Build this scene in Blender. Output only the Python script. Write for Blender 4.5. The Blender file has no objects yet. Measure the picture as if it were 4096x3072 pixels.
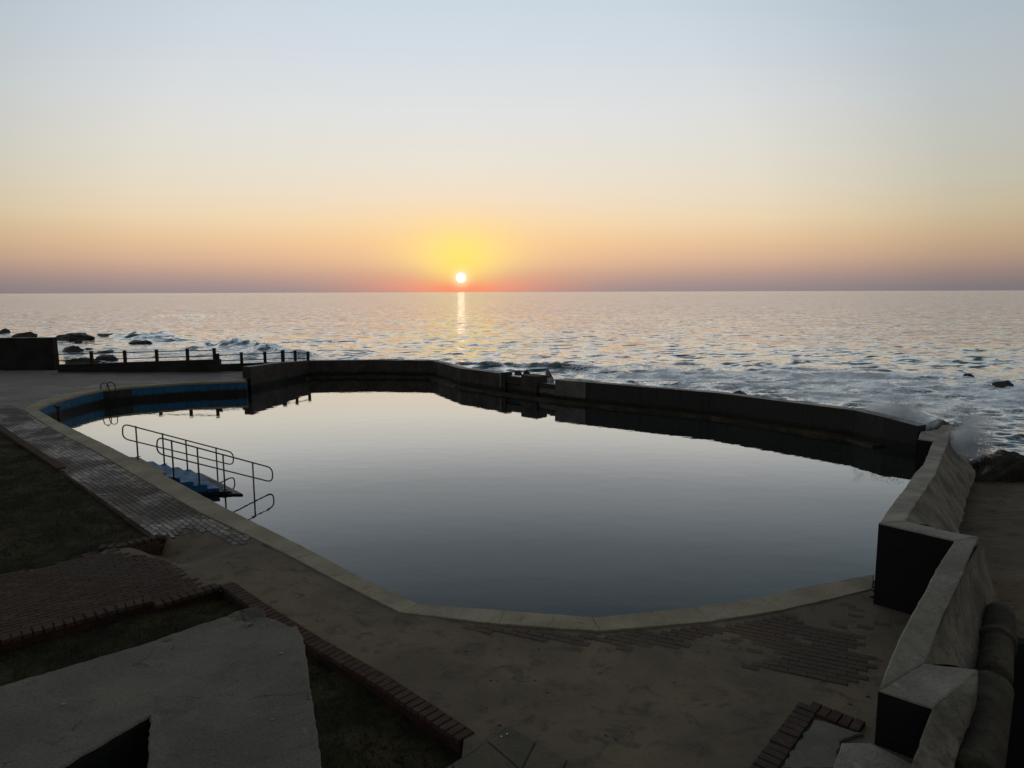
import bpy, bmesh, math, random
import numpy as np
from mathutils import Vector, Matrix
from mathutils.geometry import delaunay_2d_cdt

S = bpy.context.scene
C = S.collection
random.seed(7)
RNG = np.random.default_rng(11)

# ------------------------------------------------------------------ camera
FPX, CAMH = 700.0, 4.7                       # focal length in pixels of a 1024 px wide frame, eye height
K = 1024 / 2212
YL, YR = 634 * K, 627 * K                    # height of the horizon at the left and the right edge
ROLL = math.atan2(YL - YR, 1024)
PITCH = math.atan((384 - (YL + YR) / 2) * math.cos(ROLL) / FPX)
cam_d = bpy.data.cameras.new('camera')
cam_d.sensor_width = 36.0
cam_d.lens = FPX / 1024 * 36.0
cam_d.clip_start = 0.1
cam_d.clip_end = 90000
cam = bpy.data.objects.new('camera', cam_d)
C.objects.link(cam)
cam.matrix_world = (Matrix.Translation((0, 0, CAMH)) @ Matrix.Rotation(math.pi / 2 - PITCH, 4, 'X')
                    @ Matrix.Rotation(-ROLL, 4, 'Z'))
S.camera = cam
S.render.resolution_x, S.render.resolution_y = 1024, 768

# ------------------------------------------------------------------ light
SUN_EL, SUN_AZ = math.radians(1.15), math.radians(-4.1)      # azimuth from +Y towards +X
SUN = Vector((math.sin(SUN_AZ) * math.cos(SUN_EL), math.cos(SUN_AZ) * math.cos(SUN_EL), math.sin(SUN_EL)))


def lin(c):
    c = c / 255
    return c / 12.92 if c <= .04045 else ((c + .055) / 1.055) ** 2.4


def rgb(r, g, b):
    return (lin(r), lin(g), lin(b), 1)


class N:
    """small node tree writer"""
    def __init__(s, tree):
        s.t = tree; s.n = tree.nodes; s.l = tree.links

    def add(s, typ, **kw):
        n = s.n.new(typ)
        for k, v in kw.items():
            if k.startswith('i_'):
                key = k[2:]
                key = int(key) if key.isdigit() else key.replace('_', ' ')
                n.inputs[key].default_value = v
            else:
                setattr(n, k, v)
        return n

    def link(s, a, b):
        s.l.new(a, b)

    def math(s, op, a, b=None, clamp=False):
        n = s.n.new('ShaderNodeMath'); n.operation = op; n.use_clamp = clamp
        for i, v in enumerate((a, b)):
            if v is None: continue
            if isinstance(v, (int, float)): n.inputs[i].default_value = v
            else: s.l.new(v, n.inputs[i])
        return n.outputs[0]

    def ramp(s, fac, stops, interp='LINEAR'):
        n = s.n.new('ShaderNodeValToRGB'); cr = n.color_ramp; cr.interpolation = interp
        while len(cr.elements) > 1: cr.elements.remove(cr.elements[-1])
        cr.elements[0].position, cr.elements[0].color = stops[0]
        for p, c in stops[1:]:
            e = cr.elements.new(p); e.color = c
        s.l.new(fac, n.inputs[0])
        return n.outputs[0]

    def mix(s, fac, a, b, blend='MIX'):
        n = s.n.new('ShaderNodeMix'); n.data_type = 'RGBA'; n.blend_type = blend
        for sock, v in ((n.inputs[0], fac), (n.inputs[6], a), (n.inputs[7], b)):
            if isinstance(v, (int, float)): sock.default_value = v
            elif isinstance(v, tuple): sock.default_value = v
            else: s.l.new(v, sock)
        return n.outputs[2]

    def smooth(s, v, lo, hi, a=0.0, b=1.0):
        n = s.n.new('ShaderNodeMapRange'); n.interpolation_type = 'SMOOTHSTEP'
        s.l.new(v, n.inputs[0])
        for i, x in enumerate((lo, hi, a, b)): n.inputs[i + 1].default_value = x
        return n.outputs[0]

    def noise(s, vec, scale, detail=4, rough=.55, dist=0.0):
        n = s.add('ShaderNodeTexNoise')
        n.inputs['Scale'].default_value = scale; n.inputs['Detail'].default_value = detail
        n.inputs['Roughness'].default_value = rough; n.inputs['Distortion'].default_value = dist
        s.l.new(vec, n.inputs['Vector'])
        return n.outputs[0]


W = bpy.data.worlds.new('World'); S.world = W; W.use_nodes = True
w = N(W.node_tree); w.n.clear()
geo = w.add('ShaderNodeTexCoord')
nrm = w.add('ShaderNodeVectorMath', operation='NORMALIZE'); w.link(geo.outputs['Generated'], nrm.inputs[0])
sep = w.add('ShaderNodeSeparateXYZ'); w.link(nrm.outputs[0], sep.inputs[0])
elev = w.math('MULTIPLY', w.math('ARCSINE', sep.outputs[2]), 180 / math.pi)
# azimuth difference from the sun, degrees
dotn = w.add('ShaderNodeVectorMath', operation='DOT_PRODUCT'); w.link(nrm.outputs[0], dotn.inputs[0]); dotn.inputs[1].default_value = SUN
gam = w.math('MULTIPLY', w.math('ARCCOSINE', w.math('MINIMUM', dotn.outputs['Value'], 1.0)), 180 / math.pi)
ef = w.math('DIVIDE', w.math('MAXIMUM', elev, 0.0), 90.0)
D = 1 / 90
base = w.ramp(ef, [(0, rgb(150, 138, 140)), (.5 * D, rgb(158, 142, 141)), (1.3 * D, rgb(182, 154, 144)), (2.4 * D, rgb(212, 176, 150)),
                   (3.8 * D, rgb(230, 195, 157)), (5.4 * D, rgb(236, 213, 178)), (7.4 * D, rgb(233, 220, 198)), (10 * D, rgb(228, 223, 211)),
                   (13.5 * D, rgb(222, 224, 224)), (18 * D, rgb(211, 220, 228)), (22.5 * D, rgb(201, 215, 226)), (26 * D, rgb(184, 200, 212)), (34 * D, rgb(160, 177, 190)),
                   (55 * D, rgb(152, 156, 159)), (90 * D, rgb(136, 138, 139))])
dim = w.ramp(w.math('DIVIDE', gam, 180.0), [(0, (1.03,) * 3 + (1,)), (18 / 180, (.99,) * 3 + (1,)), (24 / 180, (.955, .96, .96, 1)), (30 / 180, (.84, .86, .87, 1)), (36 / 180, (.69, .73, .75, 1)), (44 / 180, (.62, .66, .68, 1)), (60 / 180, (.53, .54, .545, 1)),
                                           (90 / 180, (.385, .385, .385, 1)), (130 / 180, (.295, .29, .285, 1)), (1, (.26, .255, .25, 1))])
sky = w.mix(1.0, base, dim, 'MULTIPLY')
# glow of the low sun: wide and orange along the horizon, yellow just above the disc
dxz = w.add('ShaderNodeVectorMath', operation='SUBTRACT'); w.link(nrm.outputs[0], dxz.inputs[0]); dxz.inputs[1].default_value = SUN
right = Vector((math.cos(SUN_AZ), -math.sin(SUN_AZ), 0))
dr = w.add('ShaderNodeVectorMath', operation='DOT_PRODUCT'); w.link(dxz.outputs[0], dr.inputs[0]); dr.inputs[1].default_value = right
azd = w.math('ABSOLUTE', w.math('MULTIPLY', dr.outputs['Value'], 57.3))
front = w.smooth(dotn.outputs['Value'], .3, .7)
el_s = w.math('SUBTRACT', elev, math.degrees(SUN_EL))


def gauss(ax, ay, ys):
    a = w.math('DIVIDE', azd, ax); b = w.math('DIVIDE', w.math('SUBTRACT', el_s, ys), ay)
    q = w.math('ADD', w.math('MULTIPLY', a, a), w.math('MULTIPLY', b, b))
    return w.math('MULTIPLY', w.math('POWER', 2.71828, w.math('MULTIPLY', q, -1.0)), front)


f1 = w.math('MULTIPLY', gauss(13.0, 3.0, 2.4), .38)
sky = w.mix(f1, sky, rgb(255, 208, 138))
f2 = w.math('MULTIPLY', gauss(7.5, 1.1, -.75), .82)
sky = w.mix(f2, sky, rgb(243, 146, 122))
f3 = w.math('MULTIPLY', gauss(4.5, 2.1, 2.0), .80)
sky = w.mix(f3, sky, rgb(255, 232, 140))
f4 = w.math('MULTIPLY', gauss(2.4, 1.7, 1.2), .62)
sky = w.mix(f4, sky, rgb(255, 228, 98))
f5 = w.math('MULTIPLY', gauss(2.8, .55, -.95), .8)
sky = w.mix(f5, sky, rgb(250, 140, 104))
f6 = w.math('POWER', 2.71828, w.math('MULTIPLY', w.math('POWER', w.math('DIVIDE', gam, .62), 2.0), -1.0))
sky = w.mix(w.math('MULTIPLY', f6, .9), sky, rgb(255, 246, 190))
disc = w.smooth(gam, .46, .36)
sky = w.mix(disc, sky, (1.15, 1.1, 1.0, 1))
below = w.smooth(elev, -.4, 0.0)
sky = w.mix(below, (.05, .06, .07, 1), sky)
bg = w.add('ShaderNodeBackground'); bg.inputs['Strength'].default_value = 1.0; w.link(sky, bg.inputs[0])
nis = w.add('ShaderNodeTexSky', sky_type='NISHITA', sun_disc=False, sun_elevation=SUN_EL, sun_rotation=SUN_AZ,
            air_density=1.2, dust_density=2.0, ozone_density=1.5)
bg2 = w.add('ShaderNodeBackground'); bg2.inputs['Strength'].default_value = .05 * .15; w.link(nis.outputs[0], bg2.inputs[0])
addw = w.add('ShaderNodeAddShader'); w.link(bg.outputs[0], addw.inputs[0]); w.link(bg2.outputs[0], addw.inputs[1])
wo = w.add('ShaderNodeOutputWorld'); w.link(addw.outputs[0], wo.inputs[0])

sl = bpy.data.lights.new('sun', 'SUN'); sl.energy = .0005; sl.angle = math.radians(.55); sl.color = (1, .40, .22)
so = bpy.data.objects.new('sun', sl); C.objects.link(so)
so.rotation_euler = SUN.to_track_quat('Z', 'Y').to_euler()

S.render.engine = 'CYCLES'; S.cycles.volume_bounces = 12
S.view_settings.view_transform = 'Standard'; S.view_settings.look = 'None'
S.view_settings.exposure = 0; S.view_settings.gamma = 1; S.view_settings.use_curve_mapping = False

# ------------------------------------------------------------------ points: a pixel of the 4096 px photograph seen on a plane of the place
_M = cam.matrix_world.copy()
_O = Vector((0, 0, CAMH))


def ray(sx, sy):
    return (_M.to_3x3() @ Vector((sx / 4 - 512, 384 - sy / 4, -FPX)))


def P(sx, sy, z=0.0):
    d = ray(sx, sy); t = (z - CAMH) / d.z
    return Vector((d.x * t, d.y * t, z))


def Dp(x, y, z=0.0):                          # the same from the 2212 px wide view of it
    return P(x / 2212 * 4096, y / 2212 * 4096, z)


def zat(sx, sy, xy):                          # height at which the upright line through xy meets that sight line
    d = ray(sx, sy)
    return CAMH + d.z * (xy[0] ** 2 + xy[1] ** 2) ** .5 / (d.x ** 2 + d.y ** 2) ** .5


def onplane(sx, sy, A, B):                    # meets the upright plane through A and B
    d = ray(sx, sy); n = Vector((B[1] - A[1], A[0] - B[0], 0))
    t = n.dot(Vector((A[0], A[1], 0)) - Vector((0, 0, 0))) / n.dot(d)
    return Vector((d.x * t, d.y * t, CAMH + d.z * t))


def c2(x, y): return (400 + x / 2.765, 1600 + y / 2.765)
def r4(x, y): return (500 + x / 4.148, 1700 + y / 4.148)
def c1(x, y): return (x / 1.58, 1250 + y / 1.58)
def cw(x, y): return (1200 + x / 1.7015, 1300 + y / 1.7015)
def cg(x, y): return (1900 + x / 3.687, 1400 + y / 3.687)
def cz(x, y): return (3300 + x / 1.127, 1600 + y / 1.127)
def ce(x, y): return (3350 + x / 2.552, 1550 + y / 2.552)
def cr(x, y): return (3650 + x / 2.298, 2350 + y / 2.298)
def cb(x, y): return (300 + x / 2.765, 2100 + y / 2.765)
def cl(x, y): return (x / 2.074, 1650 + y / 2.074)


WZ, SZ = -.73, -2.0                           # pool water, sea level

# ------------------------------------------------------------------ numpy noise


def _h(ix, iy, seed):
    n = (ix.astype(np.int64) * 374761393 + iy.astype(np.int64) * 668265263 + seed * 1442695041) & 0xffffffff
    n = ((n ^ (n >> 13)) * 1274126177) & 0xffffffff
    return ((n ^ (n >> 16)) & 0xffff) / 65535.0


def vn(x, y, seed=0):
    x = np.asarray(x, float); y = np.asarray(y, float)
    ix = np.floor(x); iy = np.floor(y); fx = x - ix; fy = y - iy
    fx = fx * fx * fx * (fx * (fx * 6 - 15) + 10); fy = fy * fy * fy * (fy * (fy * 6 - 15) + 10)
    a = _h(ix, iy, seed); b = _h(ix + 1, iy, seed); c = _h(ix, iy + 1, seed); d = _h(ix + 1, iy + 1, seed)
    return (a * (1 - fx) + b * fx) * (1 - fy) + (c * (1 - fx) + d * fx) * fy


def fbm(x, y, seed=0, oct=4, gain=.5):
    s = 0; a = 1; t = 0
    x = np.asarray(x, float); y = np.asarray(y, float)
    for i in range(oct):
        s = s + a * vn(x * 2 ** i + i * 17.3, y * 2 ** i - i * 9.1, seed + i); t += a; a *= gain
    return s / t


def sst(v, a, b):
    t = np.clip((np.asarray(v, float) - a) / (b - a), 0, 1)
    return t * t * (3 - 2 * t)


def inpoly(x, y, poly):
    x = np.asarray(x); y = np.asarray(y); r = np.zeros(x.shape, bool)
    j = len(poly) - 1
    for i in range(len(poly)):
        xi, yi = poly[i][0], poly[i][1]; xj, yj = poly[j][0], poly[j][1]
        if yi != yj:
            c = ((yi > y) != (yj > y)) & (x < (xj - xi) * (y - yi) / (yj - yi) + xi)
            r ^= c
        j = i
    return r


def segdist(x, y, pts, closed=False):
    best = np.full(np.shape(x), 1e9)
    q = list(pts) + ([pts[0]] if closed else [])
    for a, b in zip(q[:-1], q[1:]):
        dx, dy = b[0] - a[0], b[1] - a[1]; L = dx * dx + dy * dy + 1e-12
        t = np.clip(((x - a[0]) * dx + (y - a[1]) * dy) / L, 0, 1)
        best = np.minimum(best, np.hypot(x - a[0] - t * dx, y - a[1] - t * dy))
    return best


# ------------------------------------------------------------------ object helpers
def link(o, parent=None):
    C.objects.link(o)
    if parent: o.parent = parent
    return o


def tag(o, label, cat, group=None):
    o['label'] = label; o['category'] = cat
    if group: o['group'] = group
    return o


def empty(name, loc=(0, 0, 0)):
    o = bpy.data.objects.new(name, None); o.empty_display_size = .2; o.location = loc
    return link(o)


def meshobj(name, verts, faces, mats, parent=None, midx=None, smooth=False, origin=None):
    """one mesh object; verts are world points, the origin is moved to the parent's or to the given point"""
    off = Vector(origin) if origin is not None else Vector((0, 0, 0))
    base_ = Vector((0, 0, 0)); pa = parent
    while pa is not None:
        base_ = base_ + pa.location; pa = pa.parent
    m = bpy.data.meshes.new(name)
    m.from_pydata([tuple(Vector(v) - off - (base_ if origin is None else Vector((0, 0, 0)))) for v in verts], [], faces)
    for mt in (mats if isinstance(mats, (list, tuple)) else [mats]): m.materials.append(mt)
    if midx is not None: m.polygons.foreach_set('material_index', midx)
    if smooth: m.polygons.foreach_set('use_smooth', [True] * len(m.polygons))
    o = bpy.data.objects.new(name, m)
    link(o, parent)
    if origin is not None: o.location = off - base_
    return o


def bigmesh(name, V, F, mats, attrs=None, smooth=True):
    """fast mesh from numpy arrays of vertices and quads"""
    m = bpy.data.meshes.new(name)
    m.vertices.add(len(V)); m.vertices.foreach_set('co', V.astype(np.float32).ravel())
    k = F.shape[1]
    m.loops.add(F.size); m.loops.foreach_set('vertex_index', F.astype(np.int32).ravel())
    m.polygons.add(len(F)); m.polygons.foreach_set('loop_start', np.arange(0, F.size, k, dtype=np.int32))
    try: m.polygons.foreach_set('loop_total', np.full(len(F), k, np.int32))
    except Exception: pass
    m.update(calc_edges=True); m.validate()
    if smooth: m.polygons.foreach_set('use_smooth', np.ones(len(m.polygons), bool))
    for mt in (mats if isinstance(mats, (list, tuple)) else [mats]): m.materials.append(mt)
    for nme, val in (attrs or {}).items():
        a = m.attributes.new(nme, 'FLOAT', 'POINT'); a.data.foreach_set('value', val.astype(np.float32))
    o = bpy.data.objects.new(name, m)
    return link(o)


def prism(pts, zb):
    """pts: list of (x,y,z) top outline counter clockwise or not; straight down to zb"""
    n = len(pts)
    area = sum(pts[i][0] * pts[(i + 1) % n][1] - pts[(i + 1) % n][0] * pts[i][1] for i in range(n))
    if area < 0: pts = pts[::-1]
    V = [Vector(p) for p in pts] + [Vector((p[0], p[1], zb)) for p in pts]
    F = [tuple(range(n)), tuple(range(2 * n - 1, n - 1, -1))]
    for i in range(n):
        j = (i + 1) % n
        F.append((j, i, n + i, n + j))
    return V, F


def bevel_mesh(o, wdt, seg=2, ang=40):
    md = o.modifiers.new('bevel', 'BEVEL'); md.width = wdt; md.segments = seg; md.limit_method = 'ANGLE'
    md.angle_limit = math.radians(ang)
    return o


def densify(pts, step, jit=0.0, seed=0):
    rr = random.Random(seed); out = []
    n = len(pts)
    for i in range(n):
        a, b = Vector(pts[i]), Vector(pts[(i + 1) % n]); L = (b - a).length
        k = max(1, int(L / step)); nn = Vector((b.y - a.y, a.x - b.x, 0)).normalized()
        for q in range(k):
            p = a.lerp(b, q / k)
            if q: p = p + nn * rr.uniform(-jit, jit)
            out.append(p)
    return out


def rough_block(name, outline, zb, mats, parent, step=.1, jit=.004, relief=.004, rnd=.012, seed=0, side=None, zmod=None):
    """a cast block: uneven top from scattered points inside the outline, softened upper edge, upright sides"""
    area = sum(outline[i][0] * outline[(i + 1) % len(outline)][1] - outline[(i + 1) % len(outline)][0] * outline[i][1] for i in range(len(outline)))
    if area < 0: outline = outline[::-1]
    ring = densify(outline, step, jit, seed)
    n = len(ring)
    c = sum(ring, Vector()) / n
    # inner ring for the soft edge
    inner = []
    for i in range(n):
        a, b, d = ring[i - 1], ring[i], ring[(i + 1) % n]
        t1 = (b - a); t2 = (d - b); t1.z = t2.z = 0; t1.normalize(); t2.normalize()
        nn = Vector((-(t1.y + t2.y), t1.x + t2.x, 0)); nn.normalize()
        inner.append(b + nn * rnd)
    xs = [p.x for p in inner]; ys = [p.y for p in inner]
    gx = np.arange(min(xs), max(xs), step); gy = np.arange(min(ys), max(ys), step)
    X, Y = np.meshgrid(gx, gy); X = X + RNG.uniform(-.25, .25, X.shape) * step; Y = Y + RNG.uniform(-.25, .25, Y.shape) * step
    poly = [(p.x, p.y) for p in inner]
    ok = inpoly(X, Y, poly) & (segdist(X, Y, poly, True) > step * .45)
    pts2 = [Vector((p.x, p.y)) for p in inner] + [Vector((a, b)) for a, b in zip(X[ok], Y[ok])]
    res = delaunay_2d_cdt(pts2, [(i, (i + 1) % n) for i in range(n)], [], 1, 1e-6)
    vv, ff = res[0], res[2]
    # height by inverse distance of the outline (planes between the given corner heights)
    oz = np.array([p.z for p in ring]); ox = np.array([p.x for p in ring]); oy = np.array([p.y for p in ring])
    px = np.array([v.x for v in vv]); py = np.array([v.y for v in vv])
    A = np.c_[ox, oy, np.ones(n)]
    co, *_ = np.linalg.lstsq(A, oz, rcond=None)
    resid = oz - A @ co
    d2 = (px[:, None] - ox[None]) ** 2 + (py[:, None] - oy[None]) ** 2 + 1e-5
    wgt = 1 / d2 ** 1.5
    pz = co[0] * px + co[1] * py + co[2] + (wgt * resid).sum(1) / wgt.sum(1)
    pz = pz + (fbm(px * 9, py * 9, seed) - .5) * relief * 2 + (fbm(px * 45, py * 45, seed + 5) - .5) * relief
    if zmod is not None: pz = pz + zmod(px, py)
    V = [Vector((a, b, z)) for a, b, z in zip(px, py, pz)]
    F = [tuple(f) for f in ff]
    mi = [0] * len(F)
    # map inner ring index to cdt output
    orig = res[3]; back = {}
    for k, lst in enumerate(orig):
        for q in lst: back[q] = k
    b0 = len(V)
    low = [Vector((p.x, p.y, p.z - rnd * .9)) for p in ring]
    if zmod is not None:
        zz = zmod(np.array([p.x for p in ring]), np.array([p.y for p in ring]))
        for p, z in zip(low, zz): p.z += float(z)
    V += low; V += [Vector((p.x, p.y, zb)) for p in ring]
    for i in range(n):
        j = (i + 1) % n
        if i in back and j in back and back[i] != back[j]:
            F.append((back[i], b0 + i, b0 + j, back[j])); mi.append(0)
        F.append((b0 + j, b0 + i, b0 + n + i, b0 + n + j))
        t = ring[j] - ring[i]; nx, ny = t.y, -t.x
        mi.append(side(nx, ny) if side else 0)
    o = meshobj(name, V, F, mats, parent, mi)
    # consistent normals
    bm = bmesh.new(); bm.from_mesh(o.data); bmesh.ops.recalc_face_normals(bm, faces=bm.faces); bm.to_mesh(o.data); bm.free()
    return o


def tube(pts, r, seg=8, closed=False):
    pts = [Vector(p) for p in pts]; V = []; F = []; n = len(pts)
    up = Vector((0, 0, 1)); prev = None
    for i, p in enumerate(pts):
        if closed: t = pts[(i + 1) % n] - pts[i - 1]
        else: t = pts[min(i + 1, n - 1)] - pts[max(i - 1, 0)]
        t.normalize()
        if prev is None:
            a = t.cross(up) if abs(t.z) < .9 else t.cross(Vector((1, 0, 0)))
        else: a = prev - t * prev.dot(t)
        a.normalize(); prev = a; b = t.cross(a)
        for k in range(seg):
            an = 2 * math.pi * k / seg
            V.append(p + a * (r * math.cos(an)) + b * (r * math.sin(an)))
    m = n if closed else n - 1
    for i in range(m):
        for k in range(seg):
            F.append((i * seg + k, i * seg + (k + 1) % seg, ((i + 1) % n) * seg + (k + 1) % seg, ((i + 1) % n) * seg + k))
    if not closed:
        F.append(tuple(range(seg))[::-1]); F.append(tuple((n - 1) * seg + k for k in range(seg)))
    return V, F


def box(c, sx, sy, sz, rz=0.0):
    """box with its base centre at c"""
    V = []
    ca, sa = math.cos(rz), math.sin(rz)
    for z in (0, sz):
        for x, y in ((-1, -1), (1, -1), (1, 1), (-1, 1)):
            X, Y = x * sx / 2, y * sy / 2
            V.append(Vector((c[0] + X * ca - Y * sa, c[1] + X * sa + Y * ca, c[2] + z)))
    F = [(3, 2, 1, 0), (4, 5, 6, 7), (0, 1, 5, 4), (1, 2, 6, 5), (2, 3, 7, 6), (3, 0, 4, 7)]
    return V, F


# ------------------------------------------------------------------ materials
def material(name, build):
    m = bpy.data.materials.new(name); m.use_nodes = True
    t = N(m.node_tree); t.n.clear()
    out = t.add('ShaderNodeOutputMaterial'); b = t.add('ShaderNodeBsdfPrincipled')
    t.link(b.outputs[0], out.inputs[0])
    build(t, b, out)
    return m


def coords(t, sc=(1, 1, 1)):
    c = t.add('ShaderNodeNewGeometry')
    mp = t.add('ShaderNodeMapping'); mp.inputs['Scale'].default_value = sc; t.link(c.outputs['Position'], mp.inputs[0])
    return mp.outputs[0]


def bump(t, b, h, strength, dist=.02):
    n = t.add('ShaderNodeBump'); n.inputs['Strength'].default_value = strength; n.inputs['Distance'].default_value = dist
    t.link(h, n.inputs['Height']); t.link(n.outputs[0], b.inputs['Normal'])
    return n


def mottled(name, c1_, c2_, c3_=None, scale=1.5, fine=30, rough=.8, bmp=.5, streak=False, pits=True, spec=.3, algae=None):
    """weathered mineral surface: two large scale tones, speckle, pits; optional runs and a water mark band"""
    def f(t, b, out):
        v = coords(t)
        n1 = t.noise(v, scale, 6, .6, .3); n2 = t.noise(v, fine, 4, .7)
        n3 = t.noise(v, scale * 5, 5, .65, .6)
        col = t.mix(t.smooth(n1, .35, .65), c1_, c2_)
        if c3_: col = t.mix(t.smooth(n3, .55, .72), col, c3_)
        k = t.ramp(n2, [(.25, (.62, .62, .62, 1)), (.5, (1, 1, 1, 1)), (.8, (1.25, 1.25, 1.22, 1))])
        col = t.mix(.8, col, k, 'MULTIPLY')
        if streak:
            vs = coords(t, (4, 4, .35)); n4 = t.noise(vs, 1.6, 5, .65)
            col = t.mix(t.math('MULTIPLY', t.smooth(n4, .5, .68), .6), col, tuple(x * .35 for x in c1_[:3]) + (1,))
        if algae is not None:
            g = t.add('ShaderNodeNewGeometry'); sp = t.add('ShaderNodeSeparateXYZ'); t.link(g.outputs['Position'], sp.inputs[0])
            zz = t.math('ADD', sp.outputs[2], t.math('MULTIPLY', t.math('SUBTRACT', n3, .5), .35))
            col = t.mix(t.smooth(zz, algae + .07, algae - .07), col, (.012, .013, .009, 1))
        t.link(col, b.inputs['Base Color'])
        r = t.smooth(n1, .3, .7, rough - .12, min(1, rough + .1)); t.link(r, b.inputs['Roughness'])
        b.inputs['Specular IOR Level'].default_value = spec
        h = t.math('ADD', t.math('MULTIPLY', n2, .5), n3)
        if pits:
            vo = t.add('ShaderNodeTexVoronoi'); vo.inputs['Scale'].default_value = fine * .8; t.link(v, vo.inputs['Vector'])
            h = t.math('ADD', h, t.math('MULTIPLY', t.smooth(vo.outputs['Distance'], .1, .35), .6))
        bump(t, b, h, bmp, .012)
    return material(name, f)


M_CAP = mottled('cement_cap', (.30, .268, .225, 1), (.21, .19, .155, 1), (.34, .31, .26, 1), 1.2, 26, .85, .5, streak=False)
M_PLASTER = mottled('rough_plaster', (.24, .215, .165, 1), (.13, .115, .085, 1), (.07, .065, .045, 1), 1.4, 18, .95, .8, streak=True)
M_DARK = mottled('black_paint_and_shade', (.016, .017, .019, 1), (.021, .021, .022, 1), None, 1.0, 20, .9, .25, pits=False, spec=.12)  # black paint of the stepped wall; doubles as painted shade inside the parapet
M_FGWALL = mottled('parapet_cement', (.168, .155, .124, 1), (.13, .122, .102, 1), (.185, .17, .14, 1), 1.6, 85, .95, .28, pits=False)
def m_parapet(t, b, out):
    v = coords(t)
    n1 = t.noise(v, 2.2, 6, .65, .4); n2 = t.noise(v, 120, 3, .7); n3 = t.noise(v, 9, 6, .7, .8); n4 = t.noise(v, 34, 4, .7)
    col = t.mix(t.smooth(n1, .36, .64), (.185, .170, .134, 1), (.125, .118, .100, 1))
    col = t.mix(t.math('MULTIPLY', t.smooth(n3, .56, .70), .55), col, (.085, .082, .068, 1))
    col = t.mix(t.math('MULTIPLY', t.smooth(n3, .40, .30), .5), col, (.23, .215, .175, 1))
    col = t.mix(t.math('MULTIPLY', t.smooth(n4, .66, .74), .8), col, (.05, .048, .04, 1))
    col = t.mix(.8, col, t.ramp(n2, [(.28, (.62, .62, .62, 1)), (.5, (1, 1, 1, 1)), (.75, (1.3, 1.3, 1.28, 1))]), 'MULTIPLY')
    vo = t.add('ShaderNodeTexVoronoi'); vo.feature = 'DISTANCE_TO_EDGE'; vo.inputs['Scale'].default_value = 1.15
    nd = t.add('ShaderNodeTexNoise'); nd.inputs['Scale'].default_value = 6; nd.inputs['Detail'].default_value = 5; t.link(v, nd.inputs['Vector'])
    mx = t.add('ShaderNodeVectorMath', operation='MULTIPLY_ADD'); t.link(nd.outputs[1], mx.inputs[0]); mx.inputs[1].default_value = (.22, .22, 0); t.link(v, mx.inputs[2])
    t.link(mx.outputs[0], vo.inputs['Vector'])
    ck_ = t.math('MULTIPLY', t.smooth(vo.outputs['Distance'], .0035, .0008), t.smooth(n1, .47, .53))
    col = t.mix(t.math('MULTIPLY', ck_, .6), col, (.03, .028, .024, 1))
    t.link(col, b.inputs['Base Color']); b.inputs['Roughness'].default_value = .95; b.inputs['Specular IOR Level'].default_value = .2
    bump(t, b, t.math('SUBTRACT', t.math('ADD', t.math('MULTIPLY', n2, .4), n4), ck_), .5, .004)


M_PARA = material('weathered_parapet_cement', m_parapet)
M_COPING = mottled('coping_concrete', (.35, .30, .21, 1), (.27, .23, .16, 1), (.20, .165, .11, 1), .9, 22, .85, .5)
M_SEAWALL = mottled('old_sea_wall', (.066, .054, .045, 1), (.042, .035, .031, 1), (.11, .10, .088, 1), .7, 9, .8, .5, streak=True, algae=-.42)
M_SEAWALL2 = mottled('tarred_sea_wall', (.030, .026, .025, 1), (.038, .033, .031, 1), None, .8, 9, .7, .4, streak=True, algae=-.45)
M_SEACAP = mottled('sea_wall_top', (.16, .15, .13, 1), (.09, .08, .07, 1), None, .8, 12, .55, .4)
M_LIGHTBLOCK = mottled('patched_concrete', (.15, .148, .135, 1), (.10, .10, .09, 1), (.05, .05, .045, 1), 1.4, 12, .85, .5, algae=-.45)
M_LEDGE = mottled('algae_ledge', (.06, .045, .025, 1), (.03, .024, .016, 1), None, 1.5, 10, .6, .8)
M_BLUE = mottled('blue_pool_paint', (.017, .125, .25, 1), (.014, .10, .20, 1), (.032, .055, .06, 1), .8, 12, .65, .6, streak=True, algae=-.46)
M_BLUE2 = mottled('blue_step_paint', (.026, .15, .34, 1), (.018, .11, .26, 1), None, 2.5, 25, .6, .4, pits=False, algae=-.61)
M_WORN = mottled('bare_worn_wall', (.05, .052, .045, 1), (.028, .032, .030, 1), (.02, .07, .11, 1), 1.2, 7, .8, .9, streak=True, algae=-.46)
M_STEPDARK = mottled('algae_step', (.014, .012, .009, 1), (.022, .018, .012, 1), None, 2.5, 15, .5, .8)
M_GREY = mottled('lawn_wall', (.032, .030, .028, 1), (.022, .021, .020, 1), None, .8, 12, .9, .4)
M_BRICKWALL = mottled('dark_red_brickwork', (.055, .022, .014, 1), (.035, .016, .012, 1), None, 3, 30, .9, .5)
M_PIPE = mottled('old_concrete_pipe', (.075, .062, .042, 1), (.045, .038, .027, 1), (.02, .018, .013, 1), 2, 22, .95, .9)


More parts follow.
